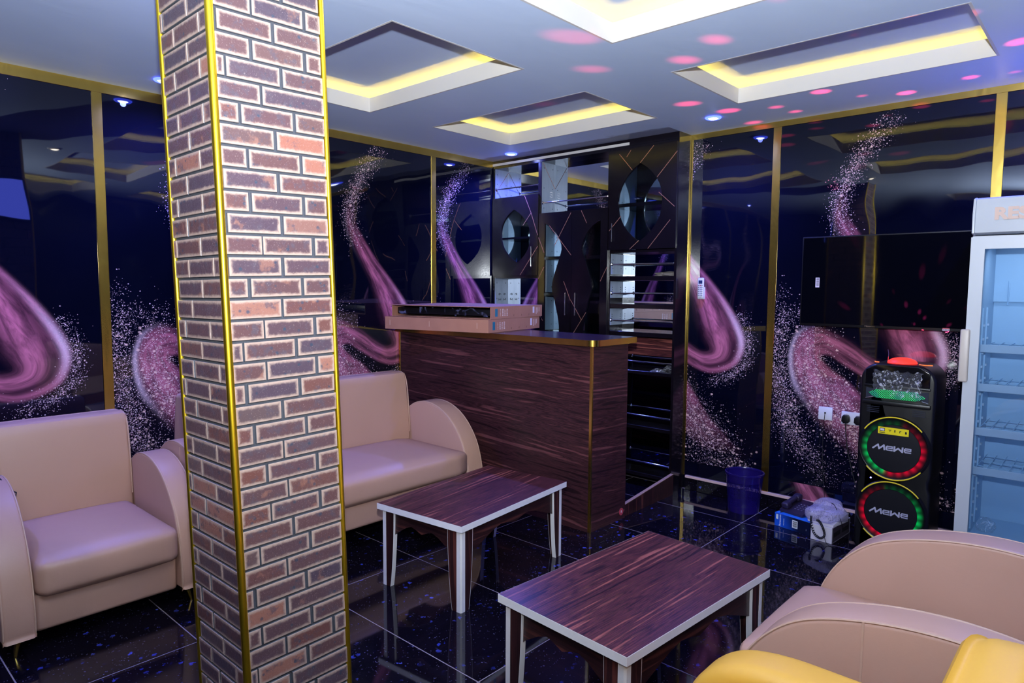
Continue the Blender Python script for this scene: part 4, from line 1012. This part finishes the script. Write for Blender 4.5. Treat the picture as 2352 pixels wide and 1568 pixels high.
for zc, rm in ((0.672, 'ring_a'), (0.268, 'ring_b')):
    wf = bpy.data.objects.new('woofer', None); COL.objects.link(wf); wf.parent = spk; wf.location = (0, 0, zc); wf.empty_display_size = 0.05
    bm = bmesh.new()
    def disc_ring(r0, r1, y0, y1, n=48):
        for k in range(n):
            a, b = 2*math.pi*k/n, 2*math.pi*(k+1)/n
            P4 = [Vector((r*math.cos(q), y, r*math.sin(q))) for r, y, q in ((r0, y0, a), (r0, y0, b), (r1, y1, b), (r1, y1, a))]
            bm.faces.new([bm.verts.new(p) for p in P4])
    for q in ((0.148, 0.152, -0.010, -0.004), (0.152, 0.172, -0.004, -0.0045), (0.172, 0.187, -0.0045, -0.012)): disc_ring(*q)
    bmesh.ops.remove_doubles(bm, verts=bm.verts[:], dist=0.0003); bmesh.ops.recalc_face_normals(bm, faces=bm.faces[:])
    finish(bm, 'led_ring', rm, wf, ang=1.0)
    bm = bmesh.new(); disc_ring(0.187, 0.191, -0.012, -0.014); disc_ring(0.191, 0.203, -0.014, 0.001); bmesh.ops.remove_doubles(bm, verts=bm.verts[:], dist=0.0003); bmesh.ops.recalc_face_normals(bm, faces=bm.faces[:])
    finish(bm, 'woofer_rim', 'black_plastic', wf, ang=1.0)
    lathe_pts = [(0.0, 0.011), (0.10, 0.011), (0.146, 0.010), (0.1485, 0.0)]
    o = lathe('woofer_grille', lathe_pts, 'cone', wf, 48); o.rotation_euler = (R(90), 0, 0)
    for a0, a1 in ((R(40), R(148)), (R(222), R(322))):
        tube('yellow_arc', [(0.194*math.cos(a0+(a1-a0)*k/28), -0.0145, 0.194*math.sin(a0+(a1-a0)*k/28)) for k in range(29)], 0.0040, 'yellow_line', wf, 6)
    # wide slanted wordmark on the woofer
    bm = bmesh.new()
    kk = [0]
    def stroke(pts, wd=0.0092):
        for a, b in zip(pts, pts[1:]):
            a, b = Vector((a[0], a[1])), Vector((b[0], b[1])); d = (b-a).normalized(); n_ = Vector((-d.y, d.x))*wd/2; a = a-d*wd*0.45; b = b+d*wd*0.45
            kk[0] += 1; b_prism(bm, [a+n_, b+n_, b-n_, a-n_], 'y', -0.0128-0.00018*(kk[0] % 12), -0.0112)
    stroke([(-0.112, -0.010), (-0.085, 0.014), (-0.078, -0.010), (-0.052, 0.014), (-0.048, -0.012)])
    for ex in (-0.039, 0.0605):
        stroke([(ex+0.002, 0.000), (ex+0.034, 0.000), (ex+0.034, 0.011), (ex+0.006, 0.011), (ex+0.001, 0.005), (ex+0.001, -0.007), (ex+0.006, -0.012), (ex+0.034, -0.012)], 0.0066)
    stroke([(0.007, 0.013), (0.006, -0.012), (0.027, 0.006), (0.050, -0.012), (0.051, 0.013)])
    bmesh.ops.recalc_face_normals(bm, faces=bm.faces[:]); finish(bm, 'wordmark', 'logo', wf, smooth=False)
MAT['sticker_y'] = simple('yellow_sticker', srgb(236, 216, 20), 0.45)
sk = box('yellow_sticker', -0.088, 0.080, -0.0165, -0.0125, 0.758, 0.801, 'sticker_y', spk)
boxes('sticker_icons', [(-0.078, -0.050, -0.0169, -0.0165, 0.774, 0.794), (-0.080, -0.048, -0.0169, -0.0165, 0.764, 0.768), (-0.030, -0.014, -0.0169, -0.0165, 0.785, 0.788), (-0.026, -0.018, -0.0169, -0.0165, 0.780, 0.783), (-0.0235, -0.0205, -0.0169, -0.0165, 0.775, 0.778),
      (0.002, 0.008, -0.0169, -0.0165, 0.775, 0.790), (0.030, 0.034, -0.0169, -0.0165, 0.774, 0.788), (0.034, 0.040, -0.0169, -0.0165, 0.784, 0.788), (0.060, 0.070, -0.0169, -0.0165, 0.772, 0.786)], 'black_matte', sk)
boxes('sticker_screen', [(-0.075, -0.053, -0.0172, -0.0169, 0.778, 0.791)], 'label', sk)
for s in (-1, 1):
    boxes('bass_port', [(s*0.125-0.035, s*0.125+0.035, -0.006, 0.002, 0.885+0.011*k, 0.889+0.011*k) for k in range(4)], 'horn', spk)
bm = bmesh.new(); bmesh.ops.create_icosphere(bm, subdivisions=2, radius=0.005, matrix=Matrix.Translation((-0.118, -0.006, 0.468))); MAT['led_dot'] = emis('blue_led', (0.2, 0.2, 1, 1), 9); finish(bm, 'indicator_led', 'led_dot', spk)
# the dome throws moving red spots on the ceiling: a lamp with a cell pattern on its beam
dl = add_light('disco_beams', 'SPOT', (3.617, -0.28, SH+0.04), 420, (1.0, 0.04, 0.12), (R(180), 0, 0), shadow_soft_size=0.004, spot_size=R(150), spot_blend=0.3)
dl.data.use_nodes = True; nt = dl.data.node_tree; em = nt.nodes['Emission']
tc = nt.nodes.new('ShaderNodeTexCoord'); vo = nt.nodes.new('ShaderNodeTexVoronoi'); vo.inputs['Scale'].default_value = 6.0
mr = nt.nodes.new('ShaderNodeMapRange'); mr.interpolation_type = 'SMOOTHSTEP'; mr.inputs[1].default_value = 0.25; mr.inputs[2].default_value = 0.10; mr.inputs[3].default_value = 0.0; mr.inputs[4].default_value = 1.0
sp = nt.nodes.new('ShaderNodeSeparateColor'); gt = nt.nodes.new('ShaderNodeMath'); gt.operation = 'GREATER_THAN'; gt.inputs[1].default_value = 0.30
mu = nt.nodes.new('ShaderNodeMath'); mu.operation = 'MULTIPLY'
nt.links.new(tc.outputs['Normal'], vo.inputs['Vector']); nt.links.new(vo.outputs['Distance'], mr.inputs[0]); nt.links.new(vo.outputs['Color'], sp.inputs[0]); nt.links.new(sp.outputs[0], gt.inputs[0])
nt.links.new(mr.outputs[0], mu.inputs[0]); nt.links.new(gt.outputs[0], mu.inputs[1]); nt.links.new(mu.outputs[0], em.inputs['Strength'])

# ------------------------------------------------------------ display fridge
FX, FY, FW, FD, FH = 4.000, -0.68, 0.66, 0.56, 2.128
fr = thing('display_fridge', 'tall white display fridge with glass door at the right edge', 'fridge', (FX, FY, 0))
bm = bmesh.new(); w_ = 0.045
b_box(bm, 0, w_, 0, FD, 0.0, 1.93); b_box(bm, FW-w_, FW, 0, FD, 0.0, 1.93); b_box(bm, w_, FW-w_, FD-0.04, FD, 0.0, 1.93); b_box(bm, w_, FW-w_, 0, FD-0.04, 0.0, 0.29); b_box(bm, w_, FW-w_, 0, FD-0.04, 1.88, 1.93)
finish(bm, 'body', 'fridge', fr, smooth=False)
bm = bmesh.new(); b_box(bm, w_, w_+0.004, 0.01, FD-0.04, 0.29, 1.88); b_box(bm, FW-w_-0.004, FW-w_, 0.01, FD-0.04, 0.29, 1.88); b_box(bm, w_, FW-w_, FD-0.046, FD-0.04, 0.29, 1.88); b_box(bm, w_, FW-w_, 0.01, FD-0.05, 0.288, 0.294); b_box(bm, w_, FW-w_, FD-0.075, FD-0.046, 1.58, 1.88)
finish(bm, 'liner', 'fridge_in', fr, smooth=False)
prism('header', [(-0.045, 1.945), (-0.050, 2.04), (-0.035, 2.118), (0.0, FH), (FD, FH), (FD, 1.935), (0.0, 1.935)], 'x', 0.012, FW-0.012, 'fridge', fr, 0.004, 2)
prism('header_cap', [(-0.048, 1.942), (-0.053, 2.04), (-0.037, 2.121), (0.0, FH+0.002), (FD, FH+0.002), (FD, 1.932), (0.0, 1.932)], 'x', 0.0, 0.012, 'fridge', fr, 0.003, 2)
MAT['fridge_text'] = simple('beige_lettering', srgb(206, 178, 170), 0.5)
text('header_lettering', 'RES', 0.082, 'fridge_text', fr, (0.165, -0.0535, 2.035), (R(88), 0, 0), 0.0008, 1.12, 0.0, 'CENTER', 0.004)
dr = bpy.data.objects.new('door', None); COL.objects.link(dr); dr.parent = fr; dr.empty_display_size = 0.1
fz0, fz1, fw_ = 0.290, 1.922, 0.062
bm = bmesh.new(); b_box(bm, 0, fw_, -0.045, -0.004, fz0, fz1); b_box(bm, FW-fw_, FW, -0.045, -0.004, fz0, fz1); b_box(bm, fw_, FW-fw_, -0.045, -0.004, fz0, fz0+fw_*0.8); b_box(bm, fw_, FW-fw_, -0.045, -0.004, fz1-fw_, fz1)
finish(bm, 'door_frame', 'fridge', dr, smooth=False)
box('door_glass', fw_, FW-fw_, -0.032, -0.026, fz0+fw_*0.8, fz1-fw_, 'fridge_glass', dr)
box('door_gasket', fw_-0.012, fw_, -0.004, 0.004, fz0+0.03, fz1-0.03, 'fridge_in', dr)
MAT['handle_b'] = simple('beige_handle_plastic', srgb(200, 190, 186), 0.4)
box('door_handle', -0.020, 0.022, -0.070, -0.030, 1.160, 1.440, 'handle_b', dr, 0.008, 3)
for z in (1.345, 1.135, 0.895, 0.680):
    s_ = box('shelf', w_+0.012, FW-w_-0.012, 0.045, 0.055, z-0.030, z+0.012, 'fridge', fr, 0.002, 1)
    bm = bmesh.new()
    for k in range(12): b_box(bm, w_+0.02+(FW-2*w_-0.04)*k/11-0.0015, w_+0.02+(FW-2*w_-0.04)*k/11+0.0015, 0.055, FD-0.06, z-0.003, z)
    for y in (0.16, 0.30, 0.44): b_box(bm, w_+0.015, FW-w_-0.015, y, y+0.004, z-0.007, z-0.003)
    finish(bm, 'wire_grid', 'fridge_in', s_, smooth=False)
for y in (0.10, 0.24):
    p_ = box('shelf_rail', w_+0.004, w_+0.012, y, y+0.025, 0.33, 1.55, 'fridge_in', fr)
    boxes('rail_hooks', [(w_+0.012, w_+0.020, y+0.004, y+0.020, 0.40+0.075*k, 0.412+0.075*k) for k in range(15)], 'fridge', p_)
tube('inner_cable', smoothpath([(0.11, FD-0.055, 1.87), (0.112, FD-0.06, 1.75), (0.12, FD-0.08, 1.66), (0.118, FD-0.08, 1.56)], 5), 0.004, 'fridge_in', fr, 6)
crumple('plastic_bag', 'clear crumpled plastic bag on the floor of the display fridge', 'bag', 'film', (FX+0.11, FY+0.24, 0.296), (0.045, 0.05, 0.045), 9)
add_light('fridge_interior_tube', 'AREA', (FX+FW/2, FY+0.16, 1.865), 1.2, (0.72, 0.85, 1.0), (R(20), 0, 0), shape='RECTANGLE', size=0.4, size_y=0.06)

# ------------------------------------------------------------ waste bin, telephones, sockets, remote
def bin_mat():
    t = NT('purple_plastic'); return t.bs(base=srgb(26, 15, 88), rough=0.2, coat=0.3)
MAT['bin'] = bin_mat()
wb = thing('waste_bin', 'purple plastic mesh waste bin on the floor against the wall', 'waste bin', (2.600, -0.185, 0))
bm = bmesh.new(); NS, NR, BHt = 72, 30, 0.285
rad = lambda z: 0.108+0.026*(z/BHt)
g = [[bm.verts.new((rad(BHt*j/NR)*math.cos(2*math.pi*(i+0.5*(j % 2))/NS), rad(BHt*j/NR)*math.sin(2*math.pi*(i+0.5*(j % 2))/NS), BHt*j/NR)) for i in range(NS)] for j in range(NR+1)]
for j in range(NR):
    for i in range(NS):
        q = (g[j][i], g[j][(i+1) % NS], g[j+1][(i+1) % NS], g[j+1][i])
        if not 0.045 < BHt*(j+0.5)/NR < 0.230: bm.faces.new(q); continue
        c = sum((v.co for v in q), Vector())/4                          # a small square hole in every cell
        inn = [bm.verts.new(c+(v.co-c)*0.62) for v in q]
        for k in range(4): bm.faces.new((q[k], q[(k+1) % 4], inn[(k+1) % 4], inn[k]))
bmesh.ops.recalc_face_normals(bm, faces=bm.faces[:])
finish(bm, 'mesh_wall', 'bin', wb, ang=0.9)
lathe('rim', [(0.131, 0.272), (0.138, 0.274), (0.141, 0.283), (0.139, 0.292), (0.133, 0.293), (0.129, 0.286), (0.131, 0.272)], 'bin', wb, 56)
lathe('base', [(0.0, 0.004), (0.104, 0.004), (0.110, 0.0), (0.112, 0.045), (0.1095, 0.046), (0.106, 0.008), (0.0, 0.008)], 'bin', wb, 56)
def bluebox_mat():
    t = NT('blue_carton'); v = t.coords(); s = t.n('ShaderNodeSeparateXYZ'); t.l(v, s.inputs[0])
    f = t.sstep(t.math('ADD', s.outputs[0], t.math('MULTIPLY', s.outputs[2], 0.4)), 0.02, 0.20)
    return t.bs(base=t.mix(f, srgb(20, 84, 210), srgb(8, 16, 46)), rough=0.3)
MAT['bluebox'] = bluebox_mat()
MAT['print_white'] = simple('white_print', srgb(226, 230, 240), 0.5)
bx = thing('telephone_carton', 'blue telephone carton on the floor by the skirting under the black phone', 'box', (2.893, -0.345, 0), R(-13))
box('carton', 0, 0.262, 0, 0.19, 0, 0.092, 'bluebox', bx, 0.0015, 1)
MAT['skyblue'] = simple('bright_blue_print', srgb(40, 120, 220), 0.35)
box('lid_print', 0.0, 0.262, 0.001, 0.189, 0.0915, 0.0925, 'skyblue', bx)
text('carton_brand', 'Panasonic', 0.021, 'print_white', bx, (0.043, -0.0004, 0.046), (R(90), R(-90), 0), 0.0003)
boxes('carton_small_print', [(0.070, 0.073, -0.0006, 0.0, 0.018+0.007*k, 0.023+0.007*k) for k in range(7)], 'print_white', bx)
box('icon_panel', 0.012, 0.028, -0.0006, 0.0, 0.050, 0.084, 'print_white', bx)
bc = box('barcode_label', 0.135, 0.175, -0.0006, 0.0, 0.022, 0.076, 'print_white', bx)
boxes('barcode', [(0.140, 0.170, -0.0010, -0.0006, 0.028+0.0048*k, 0.028+0.0048*k+(0.003 if k % 3 else 0.0016)) for k in range(9)], 'black_matte', bc)
text('small_print', 'i', 0.02, 'print_white', bx, (0.238, -0.0004, 0.035), FRONT, 0.0003)
MAT['phone'] = simple('charcoal_phone_plastic', srgb(40, 32, 58), 0.38)
def telephone(t, m, key):
    prism('phone_body', [(0.0, 0.0), (0.0, 0.016), (0.045, 0.028), (0.19, 0.062), (0.20, 0.058), (0.20, 0.0)], 'x', -0.088, 0.088, m, t, 0.004, 2)
    # handset lies along the left side
    ho = bpy.data.objects.new('handset', None); COL.objects.link(ho); ho.parent = t; ho.location = (-0.056, 0.01, 0.023); ho.rotation_euler = (R(13.5), 0, 0); ho.empty_display_size = 0.03
    cushion('handset_grip', -0.020, 0.020, 0.03, 0.165, 0.012, 0.036, 0.011, m, ho, puff=(0, 0, 0.004), n=6)
    cushion('earpiece', -0.027, 0.027, 0.135, 0.192, -0.002, 0.036, 0.012, m, ho, puff=(0, 0, 0.004), n=6)
    cushion('mouthpiece', -0.027, 0.027, 0.002, 0.058, -0.002, 0.036, 0.012, m, ho, puff=(0, 0, 0.004), n=6)
    for i in range(3):
        for j in range(4):
            y = 0.052+0.024*j; z = 0.028+(y-0.045)*0.2345
            b_ = box('key', 0.0+0.024*i-0.006, 0.0+0.024*i+0.006, y-0.005, y+0.005, z-0.002, z+0.004, key, t, 0.0015, 1)
MAT['key'] = simple('phone_key_grey', srgb(92, 84, 112), 0.3)
ph = thing('telephone', 'dark corded telephone lying on top of the blue carton', 'telephone', (2.995, -0.325, 0.0945), R(-13))
telephone(ph, 'phone', 'key')
tube('cord', smoothpath([(-0.06, -0.001, 0.006), (-0.075, -0.030, -0.015), (-0.080, -0.032, -0.060), (-0.055, -0.030, -0.084), (-0.02, -0.034, -0.074), (-0.012, -0.036, -0.040), (-0.03, -0.034, -0.015)], 6), 0.0035, 'black_matte', ph, 7)
wx = thing('white_carton', 'small white carton on the floor beside the blue carton', 'box', (3.168, -0.440, 0), R(-4))
MAT['whitecard'] = simple('white_card', srgb(208, 204, 222), 0.5); MAT['darkcard'] = simple('dark_side_print', srgb(60, 52, 66), 0.5)
box('carton', 0, 0.135, 0, 0.31, 0, 0.105, 'whitecard', wx, 0.0015, 1)
sd = box('side_print', 0.1345, 0.1358, 0.012, 0.300, 0.004, 0.100, 'darkcard', wx)
boxes('side_slots', [(0.1358, 0.1362, 0.03+0.14*k, 0.14+0.14*k, 0.035, 0.065) for k in range(2)], 'black_matte', sd)
wp = thing('wrapped_telephone', 'white telephone in bubble wrap on top of the small white carton', 'telephone', (3.221, -0.425, 0.1065), R(-10))
telephone(wp, 'whitecard', 'key')
def bubble_mat():
    t = NT('bubble_wrap'); v = t.coords(); x = t.vor(v, 95, 'F1', 0, 0.25); h = t.sstep(t.math('SUBTRACT', 0.55, x), 0.0, 0.5)
    return t.bs(base=srgb(206, 198, 232), rough=0.12, alpha=t.math('ADD', 0.46, t.math('MULTIPLY', h, 0.3)), normal=t.bump(h, 0.9, 0.01))
MAT['bubble'] = bubble_mat()
bm = bmesh.new(); bmesh.ops.create_icosphere(bm, subdivisions=5, radius=1.0); rr = np.random.default_rng(21); dd = rr.normal(size=(18, 3)); dd /= np.linalg.norm(dd, axis=1)[:, None]; ph_ = rr.uniform(0, 6, 18)
for v in bm.verts:
    p = np.array(v.co); k = 1+0.10*sum(math.sin(5*float(p @ d)+a) for d, a in zip(dd, ph_))/4
    q = np.sign(p)*np.abs(p)**0.72*k
    v.co = (q[0]*0.112-0.004, q[1]*0.122+0.095, max(0.0, q[2]*0.062+0.055)*(1.15 if q[1] > 0 else 0.95)+0.0015)
finish(bm, 'bubble_wrap', 'bubble', wp, ang=0.8)
coil = []
path = smoothpath([(-0.055, -0.012, 0.045), (-0.045, -0.032, 0.010), (-0.020, -0.036, -0.055), (0.020, -0.036, -0.078), (0.048, -0.034, -0.055), (0.040, -0.034, -0.015), (0.015, -0.030, 0.022), (-0.01, -0.02, 0.030)], 30)
for k, p in enumerate(path):
    a = k*0.95; coil.append((p.x+0.0055*math.cos(a), p.y+0.004*math.sin(a), p.z+0.0055*math.sin(a)))
tube('coiled_cord', coil, 0.0028, 'black_matte', wp, 6)
tube('cable', smoothpath([(0.00, 0.12, 0.122), (0.05, 0.075, 0.128), (0.092, 0.05, 0.085), (0.118, 0.045, 0.03), (0.1225, 0.055, 0.0)], 6), 0.0022, 'black_matte', wp, 6)
tube('cable', smoothpath([(0.048, -0.036, -0.055), (0.066, -0.046, -0.09), (0.088, -0.052, -0.1035), (0.13, -0.05, -0.1035)], 6), 0.0022, 'black_matte', wp, 6)
MAT['socket'] = simple('white_socket_plastic', srgb(216, 216, 232), 0.3)
s1 = thing('wall_socket', 'single white socket plate with a thin black cable on the wall by the loudspeaker', 'socket', (3.095, 0, 0.770))
box('plate', -0.046, 0.046, -0.012, -0.0005, -0.046, 0.046, 'socket', s1, 0.002)
box('jack', -0.005, 0.005, -0.018, -0.012, 0.0, 0.010, 'black_matte', s1)
tube('cable', smoothpath([(0.0, -0.018, 0.004), (-0.003, -0.018, -0.04), (-0.010, -0.010, -0.12), (-0.004, -0.008, -0.35), (0.02, -0.010, -0.62), (0.03, -0.024, -0.757)], 5), 0.0022, 'black_matte', s1, 6)
s2 = thing('wall_socket', 'double white socket plate with a black plug half hidden by the loudspeaker', 'socket', (3.275, 0, 0.757))
box('plate', -0.073, 0.073, -0.012, -0.0005, -0.044, 0.044, 'socket', s2, 0.002)
for x in (-0.045, 0.02): box('switch', x, x+0.02, -0.0145, -0.012, 0.014, 0.034, 'socket', s2, 0.001, 1)
for x in (-0.038, 0.042):
    prism('plug', [(x+a, b) for a, b in ((-0.026, -0.020), (-0.024, 0.010), (-0.014, 0.024), (0.014, 0.024), (0.024, 0.010), (0.026, -0.020), (0.012, -0.034), (-0.012, -0.034))], 'y', -0.046, -0.012, 'black_plastic', s2, 0.004)
tube('power_cord', smoothpath([(-0.038, -0.03, -0.03), (-0.036, -0.03, -0.08), (-0.02, -0.022, -0.22), (0.03, -0.02, -0.42), (0.10, -0.03, -0.62), (0.13, -0.035, -0.752)], 5), 0.0032, 'black_matte', s2, 6)
rm_ = thing('remote_control', 'white air conditioner remote in a holder on the wall beside the bar shelves', 'remote control', (2.122, 0, 1.646), R(0))
cushion('remote_body', -0.026, 0.026, -0.026, -0.0075, -0.083, 0.083, 0.007, 'socket', rm_, puff=(0, 0, 0), n=4)
MAT['lcd'] = simple('lcd_blue', srgb(38, 52, 96), 0.2)
box('lcd', -0.016, 0.016, -0.0275, -0.0262, 0.036, 0.062, 'lcd', rm_)
box('power_key', -0.006, 0.006, -0.0285, -0.0262, 0.018, 0.027, 'sticker_red', rm_, 0.001, 1)
for i in range(3):
    for j in range(6):
        if i == 1 and j == 0: continue
        box('key', -0.019+0.0145*i, -0.0105+0.0145*i, -0.0285, -0.0262, 0.019-0.0155*j, 0.026-0.0155*j, 'key', rm_, 0.001, 1)
text('remote_logo', 'LG', 0.010, 'key', rm_, (0.0, -0.0263, -0.072), FRONT, 0.0004)
box('holder', -0.029, 0.029, -0.009, -0.0005, -0.086, 0.010, 'socket', rm_, 0.002)
